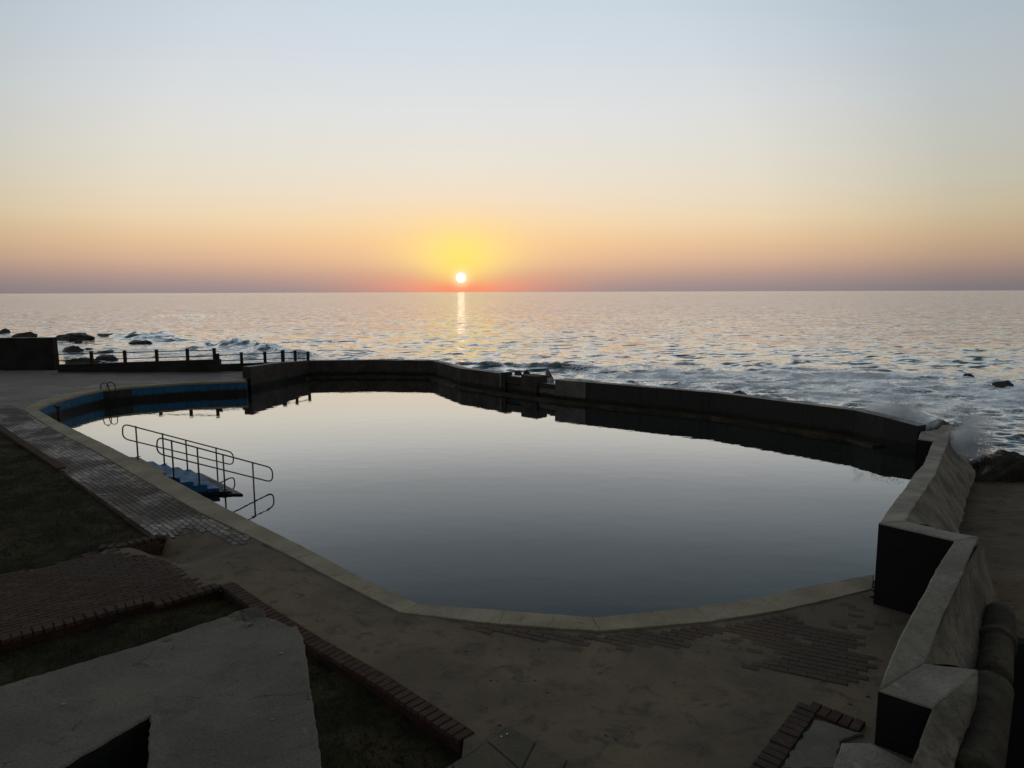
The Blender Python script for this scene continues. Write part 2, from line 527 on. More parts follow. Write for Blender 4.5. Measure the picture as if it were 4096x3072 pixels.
def brick_mat(wet):
    def m_brick(t, b, out):
        o = t.add('ShaderNodeObjectInfo'); v = coords(t)
        at = t.add('ShaderNodeAttribute', attribute_name='tone')
        rnd = t.math('FRACT', t.math('ADD', o.outputs['Random'], at.outputs['Fac']))
        n1 = t.noise(v, 40, 5, .7); n2 = t.noise(v, .55, 4, .55); n3 = t.noise(v, 6, 4, .6)
        col = t.ramp(rnd, [(0, (.068, .040, .030, 1)), (.35, (.080, .048, .036, 1)), (.7, (.073, .050, .041, 1)), (1, (.092, .060, .045, 1))])
        col = t.mix(t.smooth(n2, .46, .62), col, (.074, .056, .046, 1))
        col = t.mix(t.math('MULTIPLY', t.smooth(n3, .5, .7), .7), col, (.115, .088, .062, 1))
        col = t.mix(.7, col, t.ramp(n1, [(.3, (.6, .6, .6, 1)), (.7, (1.2, 1.2, 1.2, 1))]), 'MULTIPLY')
        t.link(col, b.inputs['Base Color'])
        if wet == 2: col = t.mix(.62, col, t.mix(t.smooth(n2, .4, .6), (.15, .115, .082, 1), (.105, .082, .066, 1)))
        t.link(col, b.inputs['Base Color'])
        if wet == 1:
            n5 = t.noise(v, .45, 5, .6, .8)
            r = t.math('ADD', t.smooth(n5, .38, .60, .75, .38), t.math('MULTIPLY', rnd, .16))
            t.link(r, b.inputs['Roughness']); b.inputs['Specular IOR Level'].default_value = .45
        else:
            b.inputs['Roughness'].default_value = .93; b.inputs['Specular IOR Level'].default_value = .12
        bump(t, b, t.math('ADD', n1, n3), .5, .008)
    return m_brick


M_WET = material('damp_clay_paver', brick_mat(1))
M_SANDED = material('sanded_clay_paver', brick_mat(2))
M_BRICK = material('clay_paver', brick_mat(False))


def m_sand(t, b, out):
    v = coords(t)
    n1 = t.noise(v, .5, 6, .6, .5); n2 = t.noise(v, 90, 3, .7); n3 = t.noise(v, 3.0, 6, .65, .6); n4 = t.noise(v, 14, 5, .7)
    col = t.mix(t.smooth(n1, .38, .62), (.195, .150, .100, 1), (.138, .106, .074, 1))
    col = t.mix(t.smooth(n3, .5, .68), col, (.098, .076, .056, 1))
    col = t.mix(t.math('MULTIPLY', t.smooth(n4, .6, .72), .75), col, (.062, .050, .036, 1))
    # the brick deck far from the camera, too small to pick its bricks apart
    g = t.add('ShaderNodeAttribute', attribute_name='paved')
    br = t.add('ShaderNodeTexBrick'); t.link(v, br.inputs['Vector'])
    br.inputs['Scale'].default_value = 1.0; br.inputs['Brick Width'].default_value = .23; br.inputs['Row Height'].default_value = .115
    br.inputs['Mortar Size'].default_value = .006
    br.inputs['Color1'].default_value = (.125, .085, .072, 1); br.inputs['Color2'].default_value = (.092, .064, .055, 1); br.inputs['Mortar'].default_value = (.05, .04, .035, 1)
    pc = t.mix(t.smooth(n1, .42, .6), br.outputs[0], (.15, .115, .092, 1))
    col = t.mix(g.outputs['Fac'], col, pc)
    col = t.mix(.6, col, t.ramp(n2, [(.3, (.65, .65, .65, 1)), (.7, (1.25, 1.25, 1.25, 1))]), 'MULTIPLY')
    t.link(col, b.inputs['Base Color'])
    rr = t.mix(g.outputs['Fac'], (.95, .95, .95, 1), t.ramp(n1, [(.35, (.5, .5, .5, 1)), (.6, (.72, .72, .72, 1))]))
    t.link(rr, b.inputs['Roughness'])
    b.inputs['Specular IOR Level'].default_value = .35
    bump(t, b, t.math('ADD', t.math('MULTIPLY', n2, .3), t.math('ADD', n4, n3)), .55, .02)


M_SAND = material('sandy_deck', m_sand)


def m_beach(t, b, out):
    v = coords(t); v2 = coords(t, (1, 2.4, 1))
    n1 = t.noise(v, .35, 5, .6); n3 = t.noise(v2, 3.2, 6, .7, .8); n2 = t.noise(v, 70, 3, .7)
    col = t.mix(t.smooth(n1, .4, .6), (.17, .125, .080, 1), (.13, .098, .066, 1))
    col = t.mix(t.math('MULTIPLY', t.smooth(n3, .5, .64), .7), col, (.06, .045, .03, 1))
    col = t.mix(.6, col, t.ramp(n2, [(.3, (.7, .7, .7, 1)), (.7, (1.2, 1.2, 1.2, 1))]), 'MULTIPLY')
    t.link(col, b.inputs['Base Color']); b.inputs['Roughness'].default_value = .9; b.inputs['Specular IOR Level'].default_value = .25
    bump(t, b, t.math('ADD', t.math('MULTIPLY', n2, .2), n3), .8, .04)


M_BEACH = material('beach_sand', m_beach)


def m_soil(t, b, out):
    v = coords(t)
    n1 = t.noise(v, .8, 5, .65); n2 = t.noise(v, 26, 5, .75); n3 = t.noise(v, 4, 5, .65, .5)
    col = t.mix(t.smooth(n1, .4, .62), (.027, .025, .013, 1), (.070, .054, .030, 1))
    col = t.mix(t.smooth(n3, .48, .66), col, (.018, .022, .011, 1))
    col = t.mix(.8, col, t.ramp(n2, [(.3, (.4, .4, .4, 1)), (.7, (1.5, 1.5, 1.4, 1))]), 'MULTIPLY')
    t.link(col, b.inputs['Base Color']); b.inputs['Roughness'].default_value = 1; b.inputs['Specular IOR Level'].default_value = .1
    bump(t, b, n2, .9, .04)


M_SOIL = material('thin_turf', m_soil)


def m_grass(t, b, out):
    v = coords(t); n1 = t.noise(v, 1.2, 4, .6); n2 = t.noise(v, 30, 2, .6)
    col = t.mix(t.smooth(n1, .4, .62), (.030, .038, .014, 1), (.060, .055, .022, 1))
    col = t.mix(t.smooth(n2, .4, .7), col, (.028, .033, .013, 1))
    t.link(col, b.inputs['Base Color']); b.inputs['Roughness'].default_value = .8; b.inputs['Specular IOR Level'].default_value = .15


M_GRASS = material('grass_blade', m_grass)


def water_surface(t, b, out, body, rough, normal, cover=None):
    """mirror over a dim body; how much mirrors follows the angle between the surface and the line of sight"""
    t.n.remove(b)
    fr = t.add('ShaderNodeFresnel'); fr.inputs['IOR'].default_value = 1.333; t.link(normal, fr.inputs['Normal'])
    R_ = t.ramp(fr.outputs[0], [(0, (.02,) * 3 + (1,)), (.06, (.045,) * 3 + (1,)), (.082, (.066,) * 3 + (1,)), (.13, (.14,) * 3 + (1,)), (.17, (.24,) * 3 + (1,)),
                                (.206, (.315,) * 3 + (1,)), (.245, (.45,) * 3 + (1,)), (.28, (.58,) * 3 + (1,)), (.35, (.74,) * 3 + (1,)), (.5, (.86,) * 3 + (1,)), (1, (1,) * 3 + (1,))])
    gl = t.add('ShaderNodeBsdfGlossy'); df = t.add('ShaderNodeBsdfDiffuse')
    t.link(normal, gl.inputs['Normal']); t.link(normal, df.inputs['Normal'])
    for sock, v in ((gl.inputs['Roughness'], rough), (df.inputs['Color'], body)):
        if isinstance(v, (int, float, tuple)): sock.default_value = v
        else: t.link(v, sock)
    gl.inputs['Color'].default_value = (1, 1, 1, 1)
    fac = R_ if cover is None else t.math('MULTIPLY', R_, t.math('SUBTRACT', 1.0, t.math('MULTIPLY', cover, .5)))
    ms = t.add('ShaderNodeMixShader'); t.link(fac, ms.inputs[0]); t.link(df.outputs[0], ms.inputs[1]); t.link(gl.outputs[0], ms.inputs[2])
    t.link(ms.outputs[0], out.inputs[0])


def m_pool(t, b, out):
    v = coords(t); v2 = coords(t, (1, 1.6, 1))
    n1 = t.noise(v2, 1.1, 3, .5); n2 = t.noise(v, 5, 3, .55)
    h = t.math('ADD', n1, t.math('MULTIPLY', n2, .10))
    bp = t.add('ShaderNodeBump'); bp.inputs['Strength'].default_value = .075; bp.inputs['Distance'].default_value = .035
    t.link(h, bp.inputs['Height'])
    n3 = t.noise(v2, .25, 4, .6, .5)
    body = t.mix(t.smooth(n3, .4, .6), (.003, .011, .010, 1), (.005, .015, .014, 1))
    water_surface(t, b, out, body, t.smooth(n3, .35, .65, .008, .022), bp.outputs[0])


M_POOL = material('still_pool_water', m_pool)


def m_sea(t, b, out):
    v = coords(t, (.55, 1.35, 1)); v2 = coords(t)
    fo = t.add('ShaderNodeAttribute', attribute_name='foam')
    # slopes of the small waves, as a direct tilt of the surface normal
    def slopes(scale, detail, k):
        n = t.add('ShaderNodeTexNoise'); n.inputs['Scale'].default_value = scale; n.inputs['Detail'].default_value = detail
        n.inputs['Roughness'].default_value = .62; n.inputs['Distortion'].default_value = .6; t.link(v, n.inputs['Vector'])
        a = t.add('ShaderNodeVectorMath', operation='SUBTRACT'); t.link(n.outputs['Color'], a.inputs[0]); a.inputs[1].default_value = (.5, .5, .5)
        m = t.add('ShaderNodeVectorMath', operation='MULTIPLY'); t.link(a.outputs[0], m.inputs[0]); m.inputs[1].default_value = (k * .7, k, 0)
        return m.outputs[0]
    g = t.add('ShaderNodeNewGeometry')
    a1 = t.add('ShaderNodeVectorMath', operation='ADD'); t.link(g.outputs['Normal'], a1.inputs[0]); t.link(slopes(.8, 5, SEA_K[0]), a1.inputs[1])
    a2 = t.add('ShaderNodeVectorMath', operation='ADD'); t.link(a1.outputs[0], a2.inputs[0]); t.link(slopes(.22, 3, SEA_K[1]), a2.inputs[1])
    nn = t.add('ShaderNodeVectorMath', operation='NORMALIZE'); t.link(a2.outputs[0], nn.inputs[0])
    # lacy foam
    vo = t.add('ShaderNodeTexVoronoi'); vo.feature = 'DISTANCE_TO_EDGE'; vo.inputs['Scale'].default_value = 2.2
    wp = t.add('ShaderNodeMapping'); wp.inputs['Scale'].default_value = (.7, 1.5, 1)
    nd = t.add('ShaderNodeTexNoise'); nd.inputs['Scale'].default_value = 1.3; nd.inputs['Detail'].default_value = 4
    t.link(v2, nd.inputs['Vector'])
    mx = t.add('ShaderNodeVectorMath', operation='MULTIPLY_ADD'); t.link(nd.outputs[1], mx.inputs[0]); mx.inputs[1].default_value = (1.6, 1.6, 0); t.link(v2, mx.inputs[2])
    t.link(mx.outputs[0], wp.inputs[0]); t.link(wp.outputs[0], vo.inputs['Vector'])
    lace = t.smooth(vo.outputs['Distance'], .22, .0)
    n3 = t.noise(v, .9, 6, .7, .5)
    k = t.math('ADD', t.math('ADD', t.math('MULTIPLY', lace, .36), t.math('MULTIPLY', n3, .80)), fo.outputs['Fac'])
    f = t.smooth(k, .92, 1.22)
    milky = t.smooth(fo.outputs['Fac'], .1, .8)
    col = t.mix(milky, (.030, .068, .080, 1), (.13, .18, .20, 1))
    col = t.mix(f, col, (.86, .89, .92, 1))
    water_surface(t, b, out, col, t.math('ADD', t.math('MULTIPLY', f, .3), .10), nn.outputs[0], f)


SEA_K = (1.75, .55)
M_SEA = material('open_sea_water', m_sea)


def m_rock(t, b, out):
    v = coords(t); n1 = t.noise(v, 1.2, 6, .7, .4); n2 = t.noise(v, 9, 5, .7)
    col = t.mix(t.smooth(n1, .4, .62), (.020, .019, .018, 1), (.045, .040, .034, 1))
    t.link(col, b.inputs['Base Color']); t.link(t.smooth(n2, .3, .7, .25, .7), b.inputs['Roughness'])
    bump(t, b, t.math('ADD', n1, t.math('MULTIPLY', n2, .4)), .9, .08)


M_ROCK = material('wet_black_rock', m_rock)


def m_spray(t, b, out):
    b.inputs['Base Color'].default_value = (.85, .87, .9, 1); b.inputs['Roughness'].default_value = .6
    tr = t.add('ShaderNodeBsdfTranslucent'); tr.inputs[0].default_value = (.85, .87, .9, 1)
    ms = t.add('ShaderNodeMixShader'); ms.inputs[0].default_value = .85
    t.link(b.outputs[0], ms.inputs[1]); t.link(tr.outputs[0], ms.inputs[2]); t.link(ms.outputs[0], out.inputs[0])


M_SPRAY = material('sea_spray_drops', m_spray)


def m_steel(t, b, out):
    v = coords(t); n = t.noise(v, 40, 3, .6)
    t.link(t.mix(t.smooth(n, .5, .7), (.17, .165, .15, 1), (.09, .06, .04, 1)), b.inputs['Base Color'])
    b.inputs['Metallic'].default_value = .6; b.inputs['Roughness'].default_value = .5


M_STEEL = material('galvanised_rail', m_steel)
M_POST = mottled('rusty_post', (.03, .024, .02, 1), (.045, .032, .024, 1), None, 4, 30, .8, .5)
M_STONE = mottled('sandstone_flag', (.115, .094, .060, 1), (.088, .078, .058, 1), (.13, .085, .045, 1), 2.5, 40, .9, .6)
M_JOINT = mottled('flag_joint', (.075, .068, .052, 1), (.065, .058, .046, 1), None, 5, 50, 1, .5)
M_WHITE = mottled('white_dropping', (.5, .52, .5, 1), (.4, .42, .4, 1), None, 8, 60, .8, .3)

# ------------------------------------------------------------------ plan of the place
# pool: inner edge of the coping, from the head of the left wall round the near side to the right wall
left_in = [P(*c1(1560, 430)), P(*c1(1200, 444)), P(*c1(830, 469)), P(*c1(650, 488)), P(*c1(560, 506)), P(*c1(400, 546)), P(*c1(300, 577)), P(*c1(232, 612))]
def ck(x, y): return (400 + x / 1.3825, 1760 + y / 1.3825)
near_in = [P(*c1(370, 690)), P(*c1(530, 768)), P(443, 1788), P(*r4(585, 790)), P(*ck(690, 372)), P(*ck(840, 447)), P(*ck(1000, 527)), P(*ck(1190, 622)), P(*ck(1370, 720)),
           P(*ck(1560, 812)), P(*ck(1765, 908)), Dp(1090, 1318), Dp(1280, 1333), Dp(1500, 1312), Dp(1640, 1290), Dp(1760, 1263), Dp(1888, 1240)]
_out_l = [P(*c1(1540, 424)), P(*c1(1180, 436)), P(*c1(810, 460)), P(*c1(640, 477)), P(*c1(520, 494)), P(*c1(350, 528)), P(*c1(240, 560)), P(*c1(145, 610))]
_out_n = [P(*c1(145, 610)), P(*c1(280, 700)), P(*c1(440, 792)), P(*c1(660, 903)), P(*ck(150, 165)), P(*ck(350, 285)), P(*ck(500, 374)), P(*ck(690, 462)), P(*ck(880, 555)), P(*ck(1080, 655)),
          P(*ck(1300, 772)), P(*ck(1490, 868)), P(*ck(1700, 972)), Dp(1080, 1347), Dp(1272, 1364), Dp(1500, 1347), Dp(1650, 1325), Dp(1770, 1300), Dp(1884, 1272)]


def closest(p, line):
    best = None
    for a, b in zip(line[:-1], line[1:]):
        d = b - a; t_ = max(0, min(1, (p - a).dot(d) / d.length_squared)); q = a + d * t_
        if best is None or (q - p).length < (best - p).length: best = q
    return best


coping_out = _out_l[:8] + [closest(p, _out_n) for p in near_in[:-1]] + [Dp(1884, 1272)]
CO2 = [(p.x, p.y) for p in _out_n]
coping_in = left_in + near_in
# far wall: inner face, top z about .32
TZ = .33
FW = [P(*cw(65, 243), TZ), P(*cw(510, 238), TZ), P(*cw(900, 243), TZ), P(*cw(1000, 270), TZ), P(*cw(1090, 295), TZ), P(*cw(1230, 312), TZ),
      P(*cg(380, 345), TZ)]
FGA, FGB = P(*cg(405, 345), TZ), P(*cg(1190, 437), TZ)           # gate stretch
FL = [P(*cg(1190, 437), TZ), P(*cg(1640, 476), TZ), P(2858, 1571, TZ), P(3424, 1642, TZ), P(3538, 1669, .32)]
cbase = P(*c1(1585, 412), 0)                                      # near lower corner of the low block where the far wall starts
CZ = zat(*c1(1585, 343), cbase)
f0base = P(*ce(800, 790), WZ)
F0Z = zat(*ce(820, 525), f0base)
f0TR = P(*ce(975, 545), F0Z)
FEND = P(3672, 1704, .2)
FL.append(FEND)
f1b = P(3488, 2407); F1Z = zat(3514, 2091, f1b)
f2b = P(3488, 2966); F2Z = zat(3513, 2760, f2b)
f1TL = P(*ce(420, 1382), F1Z); f1TR = P(*ce(1195, 1560), F1Z)
f2TL = P(*cz(240, 1308), F2Z); f2TR = P(*cz(484, 1388), F2Z)

pool_poly = [(p.x, p.y) for p in coping_in] + [(f1b.x, f1b.y)] + [(f0TR.x, f0TR.y)] + \
            [(p.x, p.y) for p in FL[::-1]] + [(p.x, p.y) for p in FW[::-1]] + [(cbase.x + .2, cbase.y + .1)]

# the low spot beside the brick corner
LA, LB = P(*cb(520, 240)), P(*cb(1000, 120))
Lu = (LB - LA).normalized(); Ln = Vector((Lu.y, -Lu.x, 0)); LLEN = (LB - LA).length
DIP = -.40


def base_z(x, y):
    x = np.asarray(x, float); y = np.asarray(y, float)
    s = (x - LA.x) * Lu.x + (y - LA.y) * Lu.y; t = (x - LA.x) * Ln.x + (y - LA.y) * Ln.y
    lat = sst(s, 0, LLEN) * (1 - sst(s, LLEN + .3, LLEN + 2.3))
    step = np.where(s < LLEN, (t > -.05).astype(float), sst(t, -1.0 * np.clip((s - LLEN) / .7, .05, 1), .35))
    rec = 1 - sst(t, .35, 2.3)
    near = sst(segdist(x, y, CO2), .1, 1.5)
    return DIP * lat * step * rec * near


def hit(sx, sy, off=0.0):
    z = 0.0
    for _ in range(25):
        p = P(sx, sy, z + off); z = float(base_z(p.x, p.y)) * .5 + z * .5
    return P(sx, sy, z + off)


lawn_up = [hit(*cl(-700, -330)), hit(*cl(0, 148)), hit(*cl(420, 430)), hit(*cl(850, 740)), hit(*cl(1240, 1025)),
           hit(*cl(1050, 1068)), hit(*cl(800, 1135)), hit(*cl(795, 1165)), hit(*cl(600, 1205)), hit(*cl(300, 1275)), hit(*cl(0, 1325)), hit(*cl(-800, 1480))]
lowedge = [hit(*cb(-1500, 1480)), hit(*cb(-828, 1290)), hit(*cb(0, 1070)), hit(*cb(470, 935)), hit(*cb(860, 843)), hit(*cb(895, 882)), hit(*cb(1600, 668)), hit(*cb(1940, 912)), hit(1228, 2577), hit(1500, 2737), hit(1836, 2965)]
fs_corner = [hit(*(x * 4096 / 2212, y * 4096 / 2212)) for x, y in ((960, 1659),)]
lawn_low = lowedge + [Vector((-.9, 4.4, 0)), Vector((-1.2, 1.0, 0)), Vector((-8, 1.0, 0)), Vector((-16, 2, 0))]
zz_line = [f0TR, f1TL.lerp(f0TR, 0), f1TR, f2TL, f2TR, P(*cz(393, 1632), F2Z * .8), Vector((2.5, 0, 0)), Vector((2.0, -30, 0))]

# ------------------------------------------------------------------ sea
def build_sea():
    az = np.concatenate([np.linspace(-85, -43, 60, endpoint=False), np.linspace(-43, 43, 1150), np.linspace(43, 85, 61)[1:]])
    az = np.radians(az)
    H = CAMH - SZ
    dep = np.concatenate([np.linspace(21.0, 1.0, 470, endpoint=False), np.geomspace(1.0, .012, 110)])
    r = H / np.tan(np.radians(dep))
    R, A = np.meshgrid(r, az, indexing='ij')
    X = R * np.sin(A); Y = R * np.cos(A)
    dr = np.gradient(r)[:, None] * np.ones_like(X)
    cell = np.maximum(dr, R * .0016)
    Z = np.zeros_like(X); DX = np.zeros_like(X); DY = np.zeros_like(X)
    rng = np.random.default_rng(5)
    for i in range(72):
        wl = .75 * (34 / .75) ** (i / 71.0)
        th = math.radians(rng.normal(-100, 38 if wl < 5 else 20))        # travel towards the shore
        kx, ky = math.cos(th) * 2 * math.pi / wl, math.sin(th) * 2 * math.pi / wl
        amp = .0088 * wl ** .62 * rng.uniform(.6, 1.3)
        if wl > 2.5: amp *= (2.5 / wl) ** .62
        fade = sst(wl / cell, 2.0, 5.0)
        ph = kx * X + ky * Y + rng.uniform(0, 6.28)
        grp = .55 + .9 * vn(X / (wl * 3.2) + i * 3.1, Y / (wl * 3.2), 40 + i)
        a = amp * fade * grp
        Z += a * np.cos(ph); q = .85 * a * np.sin(ph)
        DX -= q * math.cos(th); DY -= q * math.sin(th)
    foam = np.zeros_like(X)
    # breakers: crest lines in the place, height, width, foam
    crest = [([(330, 1330), (420, 1322), (540, 1330), (660, 1338), (760, 1342)], .95, 2.2, .38),
             ([(740, 1372), (860, 1358), (1000, 1368), (1140, 1392), (1230, 1406)], .95, 1.7, .34),
             ([(900, 1420), (1050, 1412), (1180, 1420), (1330, 1445)], .35, 1.2, .15),
             ([(560, 1262), (700, 1256), (850, 1258)], .6, 2.5, .25),
             ([(1750, 1440), (2000, 1452), (2200, 1456), (2420, 1470), (2560, 1490)], .42, 1.0, .42),
             ([(2650, 1392), (2900, 1384), (3200, 1392), (3500, 1398)], .22, 1.6, .10),
             ([(3750, 1400), (3950, 1392), (4150, 1402), (4400, 1410)], .25, 1.8, .2),
             ([(3000, 1500), (3300, 1490), (3700, 1500), (4200, 1512)], .3, 1.4, .25)]
    for pts, hgt, wd, fm in crest:
        line = [P(a, b, SZ + hgt * .8) for a, b in pts]
        d = segdist(X + (vn(X / 2.3, Y / 2.3, 9) - .5) * 1.4, Y + (vn(X / 2.1, Y / 2.7, 19) - .5) * 1.6, [(p.x, p.y) for p in line])
        # steeper on the shore side
        cx = np.array([p.x for p in line]); cy = np.array([p.y for p in line])
        yc = np.interp(X, cx, cy); side = (Y < yc)
        ww = np.where(side, wd * .55, wd * 1.5)
        mod = .55 + .6 * vn(X / 3.5, Y / 3.5, 77) + .9 * (fbm(X / 1.2, Y / 1.0, 78, 3) - .5)
        tp = (X - cx[0]) / (cx[-1] - cx[0]); tp = sst(tp, -.12, .2) * (1 - sst(tp, .7, 1.08))
        mod = mod * tp; fm = fm * tp
        Z += hgt * mod * np.exp(-(d / ww) ** 2)
        foam += fm * .8 * np.exp(-(d / (ww * 1.25)) ** 2) * (.1 + 1.4 * fbm(X / 1.1, Y / .8, 31, 3))
    # foam fields
    L = segdist(X, Y, [(p.x, p.y) for p in (P(0, 1400, SZ), P(260, 1400, SZ), P(520, 1400, SZ), P(900, 1440, SZ), P(1180, 1440, SZ))])
    foam += .62 * np.exp(-(L / 9.0) ** 2) * (.4 + 1.0 * fbm(X / 3.5, Y / 2.2, 3))
    wall = [(p.x, p.y) for p in FW + FL]
    dw = segdist(X, Y, wall)
    foam += .75 * np.exp(-(dw / 4.5) ** 2) * (.2 + 1.3 * fbm(X / 2.0, Y / 2.0, 6))
    Rt = [(p.x, p.y) for p in (P(2500, 1530, SZ), P(3100, 1520, SZ), P(3600, 1560, SZ), P(4300, 1600, SZ), P(5200, 1650, SZ))]
    drt = segdist(X, Y, Rt)
    foam += .80 * np.exp(-(drt / 14.0) ** 2) * (.08 + 1.55 * fbm(X / 3.2, Y / 1.5, 12, 5, .6)) * sst(X, -2, 12)
    shore = [(13.5, 24.6), (20, 23), (30, 20), (45, 15)]
    dsh = segdist(X, Y, shore)
    Z *= .25 + .75 * sst(dsh, 1, 9)
    foam += .35 * np.exp(-(segdist(X, Y, shore) / 2.2) ** 2)
    Z += foam * .30 * (fbm(X * 1.5, Y * 2.0, 71, 4, .6) - .45)
    # calmer right at the shore
    V = np.stack([X + DX, Y + DY, SZ + Z], -1).reshape(-1, 3)
    n0, n1 = X.shape
    idx = np.arange(n0 * n1).reshape(n0, n1)
    F = np.stack([idx[:-1, :-1], idx[:-1, 1:], idx[1:, 1:], idx[1:, :-1]], -1).reshape(-1, 4)[:, ::-1]
    o = bigmesh('sea', V, F, M_SEA, {'foam': np.clip(foam, 0, 1.2).ravel()})
    o['kind'] = 'structure'
    # upward normals
    if o.data.polygons[1000].normal.z < 0: o.data.flip_normals()


build_sea()

# ------------------------------------------------------------------ deck, beach, lawns
def grid_axis(fa, fb, fine, lo, hi, coarse):
    return np.concatenate([np.arange(lo, fa, coarse), np.arange(fa, fb, fine), np.arange(fb, hi + .01, coarse)])


lowB = [(p.x, p.y) for p in lowedge]
pave_pool = [hit(*c1(-900, 300)), P(*c1(-300, 700)), hit(*cl(0, 148)), hit(*cl(420, 430)), hit(*cl(850, 740)), hit(*cl(1240, 1025)), hit(*cb(1000, 120)), hit(*cb(1150, 250)),
             hit(*cl(1700, 1120)), hit(*cl(2000, 1090)), hit(1120, 2200), hit(1300, 2290), P(*c2(2000, 1650)), P(*c2(1190, 1235)), P(*c2(480, 865)),
             P(*c1(660, 903)), P(*c1(440, 792)), P(*c1(280, 700)), P(*c1(145, 610)), P(*c1(0, 520))]
pave_pool = [(p.x, p.y) for p in pave_pool]
low_path = [hit(*cl(-900, 1500)), hit(*cl(0, 1325)), hit(*cl(300, 1275)), hit(*cl(600, 1205)), hit(*cl(795, 1165)), hit(*cl(800, 1135)), hit(*cb(520, 240)),
            hit(*cb(640, 320)), hit(*cb(1000, 372)), hit(*cb(1250, 520)), hit(*cb(1450, 640)), hit(*cb(1600, 668)), hit(*cb(895, 882)), hit(*cb(860, 843)), hit(*cb(470, 935)), hit(*cb(0, 1070)), hit(*cb(-1500, 1480))]
low_path = [(p.x, p.y) for p in low_path]


def sand_cover(x, y):
    """how high the sand lies above the tops of the bricks (negative: bricks are bare)"""
    n = fbm(x * .55, y * .55, 21, 5, .6); m = fbm(x * 2.3, y * 2.3, 22, 4)
    s = np.full(np.shape(x), .022)
    dP = np.where(inpoly(x, y, pave_pool), -1, 1) * segdist(x, y, pave_pool, True)
    s = np.where(dP < .9, -.022 + .044 * sst(dP + (m - .5) * 1.2, -.7, .5), s)
    s = np.minimum(s, np.where(inpoly(x, y, low_path), -.016 + .03 * sst(segdist(x, y, low_path, True), .4, .0) * 0, 1))
    # bare patches on the near deck
    for (cx, cy, rx, ry, d) in ((P(3330, 2560).x, P(3330, 2560).y, 1.9, 1.3, .004), (P(3330, 2690).x, P(3330, 2690).y, .7, .6, .034),
                                (P(2300, 2520).x, P(2300, 2520).y, 2.2, .5, .019), (P(3000, 2500).x, P(3000, 2500).y, 1.7, .6, .012),
                                (P(1500, 2400).x, P(1500, 2400).y, .7, .35, .016)):
        s = s - d * np.exp(-((x - cx) / rx) ** 2 - ((y - cy) / ry) ** 2)
    s = s + (n - .5) * .028 + (m - .5) * .022
    return s


def deck_z(x, y):
    c = sand_cover(x, y)
    return base_z(x, y) + np.where(c < .012, -.026 + .5 * np.clip(c - .012, -.012, 0), c - .038)


zzp = [(f0TR.x + .3, f0TR.y), (f1TL.x + .25, f1TL.y + .25), (f1TR.x + .15, f1TR.y + .1), (f2TL.x + .2, f2TL.y + .2), (f2TR.x + .05, f2TR.y), (3.7, 5.4), (3.4, 0), (3.0, -40)]
walA = P(*c1(0, 375)); walA2 = P(230, 1487); walA3 = P(877, 1485.6)
deck_poly = [(-70, walA.y + 2.5), (walA2.x, walA2.y + 1.0), (walA3.x, walA3.y + .4), (cbase.x, cbase.y + 3.0), (cbase.x + .8, cbase.y)] + zzp + [(-70, -40)]


